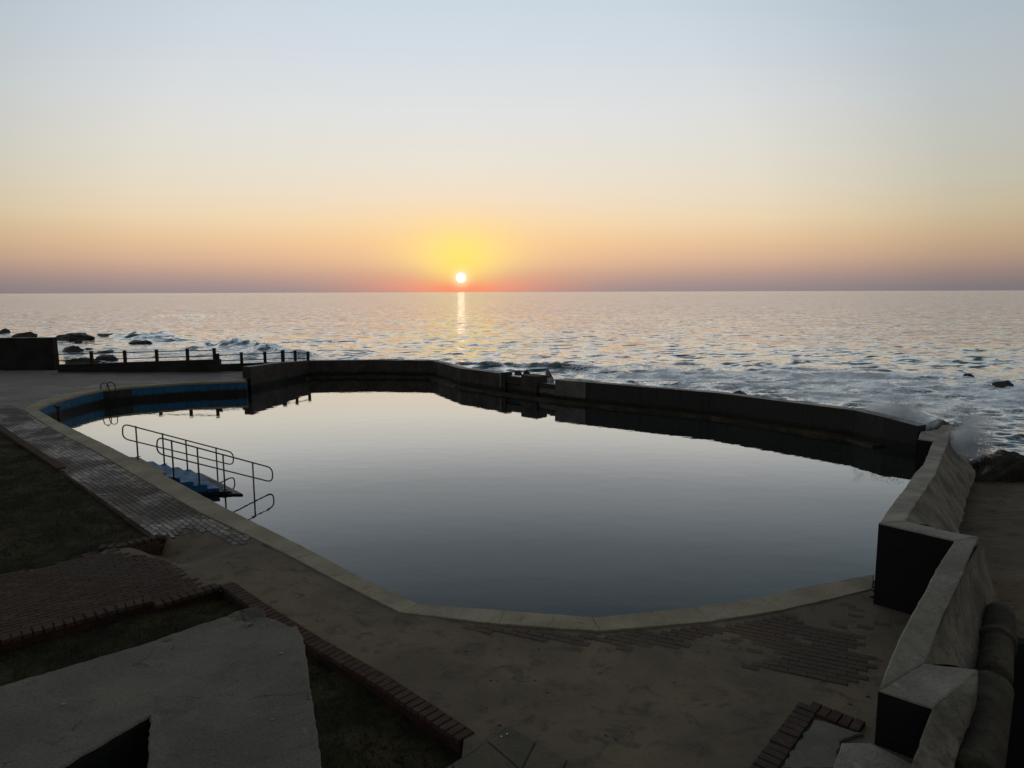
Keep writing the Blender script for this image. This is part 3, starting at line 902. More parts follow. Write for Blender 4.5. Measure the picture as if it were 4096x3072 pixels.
def build_ground():
    gx = np.concatenate([np.arange(-70, -25, .6), np.arange(-25, -13.5, .17), np.arange(-13.5, 6.6, .075), np.arange(6.6, 14, .3)])
    gy = np.concatenate([np.arange(-40, 4, .6), np.arange(4, 19.5, .075), np.arange(19.5, 43, .17), np.arange(43, 48, .4)])
    # finer around the left end of the pool too
    X, Y = np.meshgrid(gx, gy, indexing='ij')
    Z = deck_z(X, Y)
    rip = (fbm(X * 6, Y * 6, 55, 3) - .5) * .012
    Z = Z + rip * .35
    cx = .25 * (X[:-1, :-1] + X[1:, :-1] + X[:-1, 1:] + X[1:, 1:]); cy = .25 * (Y[:-1, :-1] + Y[1:, :-1] + Y[:-1, 1:] + Y[1:, 1:])
    keep = inpoly(cx, cy, deck_poly)
    pd = segdist(cx, cy, pool_poly, True); inp = inpoly(cx, cy, pool_poly)
    keep &= ~(inp | ((pd < .24) & (np.hypot(cx - f1b.x, cy - f1b.y) > .75)))
    big = np.maximum(X[1:, :-1] - X[:-1, :-1], Y[:-1, 1:] - Y[:-1, :-1]) > .2
    keep &= ~inp | (~inp)
    for ln in (lawn_up, lawn_low):
        pl = [(p.x, p.y) for p in ln]
        ins = inpoly(cx, cy, pl)
        keep &= ~(ins | (segdist(cx, cy, pl, True) < .075))
    idx = np.arange(X.size).reshape(X.shape)
    F = np.stack([idx[:-1, :-1], idx[1:, :-1], idx[1:, 1:], idx[:-1, 1:]], -1)[keep]
    used = np.unique(F); rm = np.full(X.size, -1); rm[used] = np.arange(len(used))
    V = np.stack([X, Y, Z], -1).reshape(-1, 3)[used]
    px, py = V[:, 0], V[:, 1]
    paved = sst(np.hypot(px, py), 19.5, 23) * sst(-px, 3, 9)
    o = bigmesh('pool_deck', V, rm[F], M_SAND, {'paved': paved})
    o['kind'] = 'structure'

    # beach right of the stepped wall
    gx = np.concatenate([np.arange(2.0, 22, .14), np.arange(22, 90, .8)]); gy = np.concatenate([np.arange(-40, 3, 1.0), np.arange(3, 26, .14), np.arange(26, 40, .8)])
    X, Y = np.meshgrid(gx, gy, indexing='ij')
    Z = beach_z(X, Y)
    cx = .25 * (X[:-1, :-1] + X[1:, :-1] + X[:-1, 1:] + X[1:, 1:]); cy = .25 * (Y[:-1, :-1] + Y[1:, :-1] + Y[:-1, 1:] + Y[1:, 1:])
    keep = ~inpoly(cx, cy, deck_poly) & ~inpoly(cx, cy, pool_poly) & ~inpoly(cx, cy, pit)
    zc = .25 * (Z[:-1, :-1] + Z[1:, :-1] + Z[:-1, 1:] + Z[1:, 1:])
    keep &= zc > -3.2
    idx = np.arange(X.size).reshape(X.shape)
    F = np.stack([idx[:-1, :-1], idx[1:, :-1], idx[1:, 1:], idx[:-1, 1:]], -1)[keep]
    used = np.unique(F); rm = np.full(X.size, -1); rm[used] = np.arange(len(used))
    V = np.stack([X, Y, Z], -1).reshape(-1, 3)[used]
    o = bigmesh('beach', V, rm[F], M_BEACH); o['kind'] = 'structure'


def beach_z(x, y):
    rho = np.hypot(x * .75, y)
    z = -1.80 + (23.6 - y) * .14 - .02 * np.clip(x - 14, 0, 30)
    z = np.minimum(z, .05 + .03 * (9 - y))
    n = fbm(x * .9, y * 1.6, 88, 4)
    return z + (n - .5) * .22 + (fbm(x * 4, y * 8, 89, 3) - .5) * .05


pit = [(P(*cr(850, 570), .1).x, P(*cr(850, 570), .1).y), (P(4096, 2614, .1).x + .2, P(4096, 2614, .1).y), (9, 5.6), (9, -20), (3.2, -20), (3.2, 4.8)]
build_ground()


def build_lawn(name, poly, drop):
    xs = [p[0] for p in poly]; ys = [p[1] for p in poly]
    gx = np.arange(max(min(xs), -36) - .3, max(xs) + .3, .09); gy = np.arange(min(ys) - .3, max(ys) + .3, .09)
    X, Y = np.meshgrid(gx, gy, indexing='ij')
    Z = base_z(X, Y) * .6 - drop + (fbm(X * 1.1, Y * 1.1, 61, 4) - .5) * .10 + (fbm(X * 7, Y * 7, 62, 3) - .5) * .03
    cx = X[:-1, :-1] + .045; cy = Y[:-1, :-1] + .045
    keep = inpoly(cx, cy, poly) | (segdist(cx, cy, poly, True) < .14)
    idx = np.arange(X.size).reshape(X.shape)
    F = np.stack([idx[:-1, :-1], idx[1:, :-1], idx[1:, 1:], idx[:-1, 1:]], -1)[keep]
    used = np.unique(F); rm = np.full(X.size, -1); rm[used] = np.arange(len(used))
    V = np.stack([X, Y, Z], -1).reshape(-1, 3)[used]
    o = bigmesh(name, V, rm[F], M_SOIL); o['kind'] = 'structure'
    # blades
    n = 46000
    bx = RNG.uniform(max(min(xs), -15), max(xs), n); by = RNG.uniform(max(min(ys), 2), max(ys), n)
    ok = inpoly(bx, by, poly) & (segdist(bx, by, poly, True) > .05) & (fbm(bx * 1.3, by * 1.3, 64, 4) > .36)
    bx, by = bx[ok], by[ok]; n = len(bx)
    bz = base_z(bx, by) * .6 - drop + (fbm(bx * 1.1, by * 1.1, 61, 4) - .5) * .10 + (fbm(bx * 7, by * 7, 62, 3) - .5) * .03
    an = RNG.uniform(0, 6.28, n); h = RNG.uniform(.025, .075, n); wd = RNG.uniform(.004, .010, n); ln = RNG.uniform(0, .05, n); la = RNG.uniform(0, 6.28, n)
    a = np.stack([bx - wd * np.cos(an), by - wd * np.sin(an), bz - .01], -1); b = np.stack([bx + wd * np.cos(an), by + wd * np.sin(an), bz - .01], -1)
    c = np.stack([bx + ln * np.cos(la), by + ln * np.sin(la), bz + h], -1)
    V = np.stack([a, b, c], 1).reshape(-1, 3); F = np.arange(3 * n).reshape(-1, 3)
    g = bigmesh('grass', V, F, M_GRASS, smooth=False)
    g['kind'] = 'stuff'
    return g


tag(build_lawn('lawn_ground', [(p.x, p.y) for p in lawn_up], .09), 'patchy dark grass of the upper lawn beside the poolside path', 'grass')
tag(build_lawn('lawn_ground', [(p.x, p.y) for p in lawn_low], .16), 'dark grass of the lower lawn below the brick edging', 'grass')

# pool water
pw = [Vector((p[0], p[1], WZ)) for p in pool_poly]
m = bpy.data.meshes.new('pool_water')
cxp = sum(p[0] for p in pool_poly) / len(pool_poly); cyp = sum(p[1] for p in pool_poly) / len(pool_poly)
grow = []
for p in pool_poly:
    d = Vector((p[0] - cxp, p[1] - cyp)); d = d * (1 + .12 / d.length); grow.append((cxp + d.x, cyp + d.y, WZ))
m.from_pydata(grow, [], [tuple(range(len(grow)))]); m.materials.append(M_POOL); m.update()
if m.polygons[0].normal.z < 0: m.flip_normals()
o = link(bpy.data.objects.new('pool_water', m)); o['kind'] = 'structure'

# ------------------------------------------------------------------ bricks
BL, BW, BH = .215, .103, .06


def brick_mesh(seed, mt):
    rr = random.Random(seed)
    bm = bmesh.new(); bmesh.ops.create_cube(bm, size=1)
    for v in bm.verts: v.co = Vector((v.co.x * BL, v.co.y * BW, (v.co.z - .5) * BH))
    top = [e for e in bm.edges if all(v.co.z > -.001 for v in e.verts)]
    bmesh.ops.bevel(bm, geom=top, offset=.006, segments=1, affect='EDGES')
    for v in bm.verts: v.co += Vector((rr.uniform(-1, 1), rr.uniform(-1, 1), rr.uniform(-.6, .6))) * .0022
    me = bpy.data.meshes.new('brick'); bm.to_mesh(me); bm.free(); me.materials.append(mt)
    return me


BM = [brick_mesh(i, M_BRICK) for i in range(5)]; BMW = [brick_mesh(i, M_WET) for i in range(5)]; BMS = [brick_mesh(i, M_SANDED) for i in range(5)]
BV = np.array([v.co[:] for v in BM[0].vertices]); BF = [tuple(p.vertices) for p in BM[0].polygons]


def local_slope(x, y, ang):
    e = .08
    gx = float(base_z(x + e, y) - base_z(x - e, y)) / (2 * e); gy = float(base_z(x, y + e) - base_z(x, y - e)) / (2 * e)
    m = math.hypot(gx, gy); k = min(1, .45 / m) if m > 1e-6 else 1
    if m > 1.2: k = 0
    gx *= k; gy *= k
    return gx * math.cos(ang) + gy * math.sin(ang), -gx * math.sin(ang) + gy * math.cos(ang)


def place_brick(parent, x, y, z, ang, tilt=.012, wet=False, scale=(1, 1, 1)):
    o = bpy.data.objects.new('brick', random.choice((BM, BMW, BMS)[int(wet)])); C.objects.link(o); o.parent = parent
    o.location = Vector((x, y, z)) - parent.location
    lx, ly = local_slope(x, y, ang) if z < .02 and scale == (1, 1, 1) else (0, 0)
    o.rotation_euler = (random.gauss(0, tilt) + math.atan(ly), random.gauss(0, tilt) - math.atan(lx), ang + random.gauss(0, .012)); o.scale = scale
    return o


def lay(region, ang, zf, cover, limit=None):
    """running bond over a region: list of (x, y, z, angle) of the bricks that show"""
    xs = [p[0] for p in region]; ys = [p[1] for p in region]
    x0, x1, y0, y1 = max(min(xs), -24), max(xs), max(min(ys), 3), min(max(ys), 26)
    R = math.hypot(x1 - x0, y1 - y0) / 2 + .5; mx, my = (x0 + x1) / 2, (y0 + y1) / 2
    ca, sa = math.cos(ang), math.sin(ang)
    rows = np.arange(-R, R, .112); cols = np.arange(-R, R, .225)
    U, Vv = np.meshgrid(cols, rows); U = U + (np.arange(len(rows)) % 2)[:, None] * .1125
    X = mx + U * ca - Vv * sa; Y = my + U * sa + Vv * ca
    ok = inpoly(X, Y, region) & (segdist(X, Y, region, True) > .07)
    X, Y = X[ok], Y[ok]
    if cover:
        k = sand_cover(X, Y) < .0125 + RNG.uniform(-.004, .004, X.shape)
        X, Y = X[k], Y[k]
    return [(float(a), float(b), float(z), ang) for a, b, z in zip(X, Y, zf(X, Y))]


def joined_bricks(name, spots, parent, wet):
    V = []; F = []; tone = []
    n0 = len(BV)
    for i, (x, y, z, a) in enumerate(spots):
        a += random.gauss(0, .012); ca, sa = math.cos(a), math.sin(a)
        lx, ly = local_slope(x, y, a)
        tx, ty = random.gauss(0, .012) + lx, random.gauss(0, .012) + ly
        P_ = BV.copy(); zz = P_[:, 2] + tx * P_[:, 0] + ty * P_[:, 1]
        V.append(np.stack([P_[:, 0] * ca - P_[:, 1] * sa + x, P_[:, 0] * sa + P_[:, 1] * ca + y, zz + z], -1))
        F += [tuple(q + i * n0 for q in f) for f in BF]; tone += [random.random()] * n0
    V = np.concatenate(V)
    me = bpy.data.meshes.new(name); me.from_pydata((V - np.array(parent.location)).tolist(), [], F); me.materials.append((M_BRICK, M_WET, M_SANDED)[int(wet)])
    at = me.attributes.new('tone', 'FLOAT', 'POINT'); at.data.foreach_set('value', np.array(tone, np.float32))
    o = bpy.data.objects.new(name, me); link(o, parent); o['kind'] = 'stuff'
    return o


def pave(name, region, ang, nparts, lowest=-9, wet=False):
    zf = lambda X, Y: base_z(X, Y) - .019 + (vn(X * 3.1, Y * 3.1, 91) - .5) * .006
    sp = [q for q in lay(region, ang, zf, True) if q[2] > lowest]
    xs = [p[0] for p in region]; ys = [p[1] for p in region]
    # bedding below the bricks
    sp.sort(key=lambda s: s[0] ** 2 + s[1] ** 2)
    ins = [s for s in sp if abs(math.atan2(s[0], s[1])) < .70 and s[1] > 6]
    first = ins[:nparts]; fs = set(first); rest = [s for s in sp if s not in fs]
    q = first[0]
    bed = box((q[0], q[1], q[2] - .12), .2, .2, .05)
    par = meshobj(name, bed[0], bed[1], M_SAND); par['kind'] = 'structure'
    for s in first: place_brick(par, s[0], s[1], s[2], s[3], .009, wet)
    if rest: joined_bricks('brick_field', rest, par, wet)
    return par


wdir = (Dp(700, 1200) - P(443, 1788)).normalized(); PANG = math.atan2(wdir.y, wdir.x)
ldir = (lowedge[6] - lowedge[2]).normalized(); LANG = math.atan2(ldir.y, ldir.x)
pave('poolside_path', pave_pool, PANG, 295, -.06, True)
pave('brick_path', low_path, LANG, 295)
near_deck = [(p.x, p.y) for p in [hit(1300, 2290), Dp(650, 1228), Dp(790, 1297), Dp(878, 1329), Dp(1080, 1347), Dp(1272, 1364), Dp(1500, 1347), Dp(1650, 1325), Dp(1770, 1300), Dp(1884, 1272), P(3500, 2420), P(3640, 2500), P(3450, 2750), P(3200, 2700), P(1700, 2500)]]
pave('sanded_paving', near_deck, PANG + .35, 290, -9, 2)


def edging(name, pts, label, cat, soldier=True, drop=.10, inset=.12, group=None, lift=.004, skirt=True):
    """a row of bricks laid across the edge line, with the brickwork riser below them"""
    root = empty(name, pts[0])
    tag(root, label, cat, group)
    k = 0
    for a, b in zip(pts[:-1], pts[1:]):
        a = Vector(a); b = Vector(b); d = b - a; L = math.hypot(d.x, d.y)
        if L < .05: continue
        u = Vector((d.x / L, d.y / L, 0)); nn = Vector((u.y, -u.x, 0)) * inset
        c = int(L / .112)
        for i in range(c):
            p = a + u * ((i + .5) * L / c)
            z = float(base_z(p.x + nn.x, p.y + nn.y)) + lift
            k += 1
            if k <= 295: place_brick(root, p.x + nn.x, p.y + nn.y, z, math.atan2(u.y, u.x) + math.pi / 2, .01)
        if skirt:
            q = nn.normalized()
            n = max(2, int(L / .3)); V = []; F = []
            for i in range(n + 1):
                p = a + u * (L * i / n); z = float(base_z(p.x + nn.x, p.y + nn.y)) - .045
                for off in (.02, .19):
                    V.append(Vector((p.x + q.x * off, p.y + q.y * off, z))); V.append(Vector((p.x + q.x * off, p.y + q.y * off, z - .45)))
            for i in range(n):
                o_ = i * 4
                F += [(o_, o_ + 4, o_ + 5, o_ + 1), (o_ + 2, o_ + 3, o_ + 7, o_ + 6), (o_, o_ + 2, o_ + 6, o_ + 4)]
            F += [(0, 1, 3, 2), (n * 4, n * 4 + 2, n * 4 + 3, n * 4 + 1)]
            meshobj('riser', V, F, M_BRICKWALL, root)
    return root


# inset sign: bricks lie on the paved side of each line (positive = right of travel)
edging('brick_edging', [hit(1228, 2577), hit(1500, 2737), hit(1836, 2965), hit(1960, 3040)][0:3], 'straight row of dark clay bricks along the lower lawn, running to the flagstone corner', 'brick edging', inset=-.115)
edging('brick_edging', [hit(*cb(1600, 668)), hit(*cb(1940, 912)), hit(1228, 2577)], 'short row of bricks half under sand behind the parapet corner', 'brick edging', inset=-.115)
edging('brick_edging', [hit(*cb(895, 882)), hit(*cb(1600, 668))], 'row of pale bricks along the lower brick path up to the lawn corner', 'brick edging', inset=-.06)
edging('brick_edging', [hit(*cb(-1500, 1480)), hit(*cb(-828, 1290)), hit(*cb(0, 1070)), hit(*cb(470, 935)), hit(*cb(860, 843))], 'dark brick kerb on the lawn side of the lower path, at the left', 'brick edging', inset=-.115)
edging('brick_edging', [hit(*cl(-700, -330)), hit(*cl(0, 148)), hit(*cl(420, 430)), hit(*cl(850, 740)), hit(*cl(1240, 1025))], 'long brick kerb between the poolside path and the upper lawn', 'brick edging', inset=-.115)
# corner piece: retaining wall with a row of bricks on top
root = empty('corner_wall', LA)
tag(root, 'dark red brick end wall where the poolside path drops beside the lower path', 'brick wall')
tl = hit(*cl(1240, 1025)); b0 = P(*cb(240, 262)); bq = [b0, P(*cb(520, 236)), P(*cb(1000, 118))]
for a, b in zip(bq[:-1], bq[1:]):
    u = (b - a).normalized(); L = (b - a).length; c = max(1, int(L / .112)); nn = Vector((-u.y, u.x, 0)) * .105
    for i in range(c):
        p = a + u * ((i + .5) * L / c) + nn
        place_brick(root, p.x, p.y, .006, math.atan2(u.y, u.x) + math.pi / 2, .008)
a, b = LA, LB; nn = Vector((-Lu.y, Lu.x, 0))
rows = 7; cnt = 0
V, F = prism([a - Lu * .6, b, b + nn * .30, a + nn * .30 - Lu * .6], -.65)
V = [Vector((v.x, v.y, min(v.z, -.062))) + nn * .012 for v in V]
meshobj('wall_core', V, F, M_BRICKWALL, root)
for r_ in range(6):
    z = -.064 - r_ * .078
    L = LLEN; k = int(L / .225)
    for i in range(k + 1):
        s = (i + .5 * (r_ % 2)) * .225 + .11
        if s > L - .05: continue
        p = a + Lu * s + nn * .05
        if z < float(base_z(p.x - nn.x * .3, p.y - nn.y * .3)) - .05: continue
        place_brick(root, p.x, p.y, z, math.atan2(Lu.y, Lu.x), .004, scale=(1, 1, 1.15))
for r_ in range(6):
    p = b + nn * .12 - Lu * .05
    place_brick(root, p.x, p.y, -.064 - r_ * .078, math.atan2(Lu.y, Lu.x) + math.pi / 2, .004, scale=(.95, 1, 1.15))

# brick frame round the slab at the lower right
fq = [(2900 + x / 3.16, 2650 + y / 3.16) for x, y in ((960, 560), (1200, 640), (1340, 670), (1520, 790), (1790, 880))]
root = empty('brick_border', P(*fq[0])); tag(root, 'angled frame of dark bricks round a worn cement patch by the stepped wall', 'brick edging')
c0 = P(2900 + 1060 / 3.16, 2650 + 560 / 3.16); c1_ = P(2900 + 500 / 3.16, 2650 + 1334 / 3.16); c2_ = P(2900 + 1790 / 3.16, 2650 + 850 / 3.16)
for a, b, ins in ((c0, c1_ + (c1_ - c0) * .4, 0), (c0, c2_, 0)):
    u = (b - a).normalized(); L = (b - a).length; k = int(L / .115)
    for i in range(k):
        p = a + u * ((i + .5) * .115)
        place_brick(root, p.x, p.y, .024 + random.uniform(-.006, .006), math.atan2(u.y, u.x) + math.pi / 2, .02)
slab = [P(*cz(75, 1545), .03), P(*cz(205, 1545), .03), P(*cz(395, 1640), .03), P(*cz(420, 1760), .03), P(*cz(0, 1760), .03)]
o = rough_block('cement_slab', slab, -.2, M_CAP, None, .12, .006, .004, .01, 5)
tag(o, 'flat pale cement slab at the foot of the nearer black wall end', 'slab')
patch = [P(2900 + x / 3.16, 2650 + y / 3.16, .012) for x, y in ((1130, 720), (1430, 800), (1760, 900), (1450, 1000), (1400, 1334), (700, 1334), (900, 1030))]
o = rough_block('cement_patch', patch, -.1, M_FGWALL, None, .08, .02, .005, .01, 8)
tag(o, 'worn grey cement patch inside the angled brick frame', 'cement patch')

# ------------------------------------------------------------------ coping and pool walls
pool = empty('tidal_pool', (cxp, cyp, 0))
tag(pool, 'wide tidal swimming pool with pale concrete coping and blue painted left wall', 'pool')


def coping_piece(i0, i1, seed):
    a = [coping_in[i] for i in range(i0, i1 + 1)]; b = [coping_out[i] for i in range(i0, i1 + 1)]
    ol = a + b[::-1]
    rough_block('coping', ol, -.10, M_COPING, pool, .16, .007, .006, .009, seed)


assert len(coping_in) == len(coping_out), (len(coping_in), len(coping_out))
for i in range(len(coping_in) - 1):
    coping_piece(i, i + 1, 100 + i)


def wallstrip(name, pts, ztop, zbot, thick, mats, parent, side=-1, outer=0):
    """upright wall along pts (inner face) with mitred thickness to the right (side=1) or left (-1) of travel"""
    n = len(pts); V = []; F = []; mi = []
    for i, p in enumerate(pts):
        a = Vector(pts[max(i - 1, 0)][:2]); b = Vector(pts[min(i + 1, n - 1)][:2]); t = (b - a).normalized()
        nn = Vector((t.y, -t.x)) * side * thick
        z = ztop[i] if isinstance(ztop, (list, tuple)) else ztop
        V += [Vector((p[0], p[1], z)), Vector((p[0] + nn.x, p[1] + nn.y, z)), Vector((p[0], p[1], zbot)), Vector((p[0] + nn.x, p[1] + nn.y, zbot))]
    for i in range(n - 1):
        o_ = i * 4; q = o_ + 4
        F += [(o_, q, q + 2, o_ + 2), (o_ + 1, o_ + 3, q + 3, q + 1), (o_, o_ + 1, q + 1, q), (o_ + 2, q + 2, q + 3, o_ + 3)]
        mi += [0, outer, 1, 0]
    F += [(0, 2, 3, 1), (n * 4 - 4, n * 4 - 3, n * 4 - 1, n * 4 - 2)]; mi += [0, 0]
    o = meshobj(name, V, F, mats, parent, mi)
    bm = bmesh.new(); bm.from_mesh(o.data); bmesh.ops.recalc_face_normals(bm, faces=bm.faces); bm.to_mesh(o.data); bm.free()
    return o


# pool walls below the coping, set 1 cm back from its nose
mid = lambda k: [coping_in[i] + (coping_out[i] - coping_in[i]).normalized() * .02 for i in k]
wallstrip('pool_wall', mid(range(0, 3)), -.098, -2.6, .3, [M_BLUE, M_COPING], pool, 1, 1)
wallstrip('pool_wall', mid(range(2, 4)), -.098, -2.6, .3, [M_WORN, M_COPING], pool, 1)
wallstrip('pool_wall', mid(range(3, 8)), -.098, -2.6, .3, [M_BLUE, M_COPING], pool, 1, 1)
wallstrip('pool_wall', mid(range(7, len(coping_in))), -.098, -2.6, .3, [M_BLUE, M_COPING], pool, 1, 1)

# small outlet pipe in the far left corner of the pool
pp = P(*c1(366, 590), -.08); pp = Vector((pp.x, pp.y, 0))
V, F = tube([(pp.x, pp.y, -.10), (pp.x, pp.y, -1.3)], .07, 10)
t_ = empty('drain_pipe', (pp.x, pp.y, -.1)); tag(t_, 'dark upright pipe against the blue wall in the left corner of the pool', 'pipe')
meshobj('pipe', V, F, M_POST, t_, smooth=True); V, F = box((pp.x, pp.y, -.13), .22, .22, .06); meshobj('pipe_collar', V, F, M_POST, t_)

# ------------------------------------------------------------------ far sea wall with its sluice
sw = empty('sea_wall', (FGA.x, FGA.y, SZ)); tag(sw, 'long dark concrete wall between the pool and the sea, with a sluice opening', 'sea wall')
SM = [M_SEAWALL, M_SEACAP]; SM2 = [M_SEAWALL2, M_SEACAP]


def sub(pts, jit=.005, step=.8):
    out = []
    for a, b in zip(pts[:-1], pts[1:]):
        k = max(1, int((b - a).length / step))
        for i in range(k): out.append(a.lerp(b, i / k) + Vector((random.uniform(-jit, jit), random.uniform(-jit, jit), random.uniform(-jit, jit))))
    out.append(pts[-1]); return out


ctop = P(*c1(1585, 343), CZ)
C0 = Vector((cbase.x, cbase.y, CZ)); C1 = Vector((FW[0].x, FW[0].y, TZ + .02))
cs0 = sub([C0, C0.lerp(C1, .5) + Vector((0, 0, .05)), FW[0]])
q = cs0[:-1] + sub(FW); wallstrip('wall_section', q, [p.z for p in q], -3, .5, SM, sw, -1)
gu = (FGB - FGA).normalized(); gn = Vector((-gu.y, gu.x, 0))


def gp(x, y): return onplane(*cg(x, y), FGA, FGB)


def gate_box(name, x0, x1, ytop, zb, d0, d1, mats, par=sw, zt=None):
    a = gp(x0, ytop); b = gp(x1, ytop); z = zt if zt is not None else (a.z + b.z) / 2
    V, F = prism([Vector((p.x, p.y, z)) for p in (a + gn * d0, b + gn * d0, b + gn * d1, a + gn * d1)], zb)
    o = meshobj(name, V, F, mats, par); bevel_mesh(o, .012)
    return o


gate_box('gate_post', 378, 404, 335, -3, -.10, .1, M_LIGHTBLOCK)
gate_box('gate_post', 405, 450, 332, -3, -.04, .5, M_SEAWALL2)
gate_box('sluice_wall', 450, 690, 400, -3, .12, .45, M_WORN, zt=gp(570, 500).z)
gate_box('sluice_beam', 448, 692, 392, gp(570, 500).z + .003, .02, .3, M_STEPDARK)
gate_box('sluice_pillar', 690, 920, 377, -3, -.06, .75, [M_SEAWALL])
gate_box('sluice_wall', 922, 1188, 500, -3, .10, .45, M_LIGHTBLOCK, zt=gp(1050, 560).z)
gate_box('sluice_beam', 921, 1189, 496, gp(1050, 560).z + .003, .0, .3, M_STEPDARK)
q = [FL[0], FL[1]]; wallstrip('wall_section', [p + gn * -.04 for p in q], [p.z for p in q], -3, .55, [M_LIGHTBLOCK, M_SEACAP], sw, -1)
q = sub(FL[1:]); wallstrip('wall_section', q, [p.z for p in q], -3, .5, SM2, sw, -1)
# ledge along the waterline
led = [C0.lerp(C1, .8)] + FW + FL[:-1]
q = sub(led, .05, .6); wallstrip('ledge', [p + Vector((0, 0, 0)) for p in q], [WZ + .07 + random.uniform(-.03, .05) for p in q], -3, .42, [M_LEDGE, M_LEDGE], sw, 1)

# ------------------------------------------------------------------ low walls, box wall and railings at the far left
A0 = walA2; A1 = walA3
zA0 = zat(230, 1459, A0); zA1 = zat(877, 1438, A1)
o = wallstrip('low_wall', [A0, A1], [zA0, zA1], -.3, .4, [M_GREY, M_GREY], None, -1); bevel_mesh(o, .02)
tag(o, 'low dark wall under the first railing, left of the pool', 'wall')
B0 = A1 + Vector((.02, .15, 0)); B1 = Vector((FW[0].x + .1, FW[0].y + .22, 0))
zB0 = zat(*c1(1385, 329), B0); zB1 = zat(*c1(1790, 316), B0.lerp(B1, .62))
o = wallstrip('low_wall', [B0, B0.lerp(B1, .4), B0.lerp(B1, .85)], [zB0, (zB0 + zB1) / 2, zB1], -.4, .4, [M_GREY, M_GREY], None, -1); bevel_mesh(o, .02)
tag(o, 'lower dark wall under the second railing, beside the sea wall head', 'wall')
d0 = P(-900, 1470); d1 = P(218, 1468)
zd = zat(100, 1352, P(100, 1468))
o = wallstrip('box_wall', [d0, d1], [zd - .08, zd + .03], -.3, .5, [M_GREY, M_SEACAP], None, -1); bevel_mesh(o, .02)
tag(o, 'tall plain dark wall at the far left edge, in front of the rocks', 'wall')


def railing(xs, A, B, label, group, thick):
    root = empty('railing', onplane(*c1(xs[0][0], xs[0][2]), A, B)); tag(root, label, 'railing', group)
    tops = []; mids = []
    for x, yt, yb, rel in xs:
        t_ = onplane(*c1(x, yt), A, B); b_ = onplane(*c1(x, yb), A, B)
        s_ = .16 if rel == 0 else .20
        V, F = box((b_.x, b_.y, b_.z - .1), s_, s_, t_.z - b_.z + .1, math.atan2(B[1] - A[1], B[0] - A[0]))
        o = meshobj('post', V, F, M_POST, root); bevel_mesh(o, .015)
        V, F = box((b_.x, b_.y, t_.z + .001), s_ * 1.15, s_ * 1.15, .03, math.atan2(B[1] - A[1], B[0] - A[0])); meshobj('post_cap', V, F, M_POST, o)
        tops.append(b_ + Vector((0, 0, (t_.z - b_.z) * .86))); mids.append(b_ + Vector((0, 0, (t_.z - b_.z) * .32)))
    for ln in (tops, mids):
        V, F = tube(ln, .03, 6); meshobj('rail', V, F, M_POST, root, smooth=True)


off = Vector((0, .18, 0))
railing([(363, 255, 328, 0), (582, 247, 322, 0), (792, 243, 315, 0), (993, 238, 307, 0), (1187, 232, 301, 0), (1357, 228, 298, 0)],
        A0 + off, A1 + off, 'dark post and rail fence on the low wall nearest the box wall', 'railings by the sea', .1)
railing([(1380, 263, 327, 0), (1528, 254, 322, 0), (1676, 250, 317, 0), (1789, 241, 315, 1), (1867, 243, 314, 0), (1948, 250, 310, 0)],
        B0 + off, B1 + off, 'shorter stepped-down post and rail fence ending at the sea wall', 'railings by the sea', .1)

# ------------------------------------------------------------------ stepped wall at the right
zz = empty('stepped_wall', (f1b.x, f1b.y, 0)); tag(zz, 'zigzag concrete wall at the right with pale top and black painted ends', 'wall')
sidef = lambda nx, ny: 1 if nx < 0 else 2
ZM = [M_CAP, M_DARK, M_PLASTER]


def zl(a, b, k): return a + (b - a) * k


seg1 = [f1TL, P(*ce(520, 1240), zl(F1Z, F0Z, .16)), P(*ce(600, 1130), zl(F1Z, F0Z, .30)), P(*ce(700, 1010), zl(F1Z, F0Z, .44)), P(*ce(790, 870), zl(F1Z, F0Z, .62)), P(*ce(880, 780), zl(F1Z, F0Z, .74)), f0TR,
        P(*ce(1130, 560), F0Z), P(*ce(1090, 650), zl(F1Z, F0Z, .88)), P(*ce(1040, 780), zl(F1Z, F0Z, .72)), P(*ce(1005, 880), zl(F1Z, F0Z, .60)), P(*ce(900, 1040), zl(F1Z, F0Z, .42)), P(*ce(760, 1240), zl(F1Z, F0Z, .18)), P(*ce(702, 1362), F1Z)]
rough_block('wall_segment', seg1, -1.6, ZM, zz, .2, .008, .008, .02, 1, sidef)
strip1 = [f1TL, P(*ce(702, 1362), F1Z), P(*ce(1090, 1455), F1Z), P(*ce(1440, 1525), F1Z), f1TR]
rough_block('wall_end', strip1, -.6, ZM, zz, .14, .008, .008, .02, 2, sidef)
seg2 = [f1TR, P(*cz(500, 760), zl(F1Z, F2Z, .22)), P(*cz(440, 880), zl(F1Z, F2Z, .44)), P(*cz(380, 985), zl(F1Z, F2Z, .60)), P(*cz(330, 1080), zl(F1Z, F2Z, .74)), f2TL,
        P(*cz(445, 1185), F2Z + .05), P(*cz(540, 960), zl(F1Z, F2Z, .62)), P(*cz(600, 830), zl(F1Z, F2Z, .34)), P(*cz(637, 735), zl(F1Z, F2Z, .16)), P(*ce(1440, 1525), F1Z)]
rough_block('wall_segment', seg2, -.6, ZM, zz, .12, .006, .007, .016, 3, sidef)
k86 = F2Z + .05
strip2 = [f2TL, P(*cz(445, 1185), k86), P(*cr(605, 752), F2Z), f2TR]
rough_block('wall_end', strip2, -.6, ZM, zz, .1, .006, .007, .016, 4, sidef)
seg3 = [f2TR, P(*cz(393, 1632), F2Z * .86), P(*cz(350, 1760), F2Z * .8), P(*cr(350, 1750), F2Z * .5), P(*cr(430, 1440), F2Z * .6), P(*cr(545, 1060), F2Z * .9), P(*cr(600, 880), F2Z * .97), P(*cr(605, 752), F2Z)]
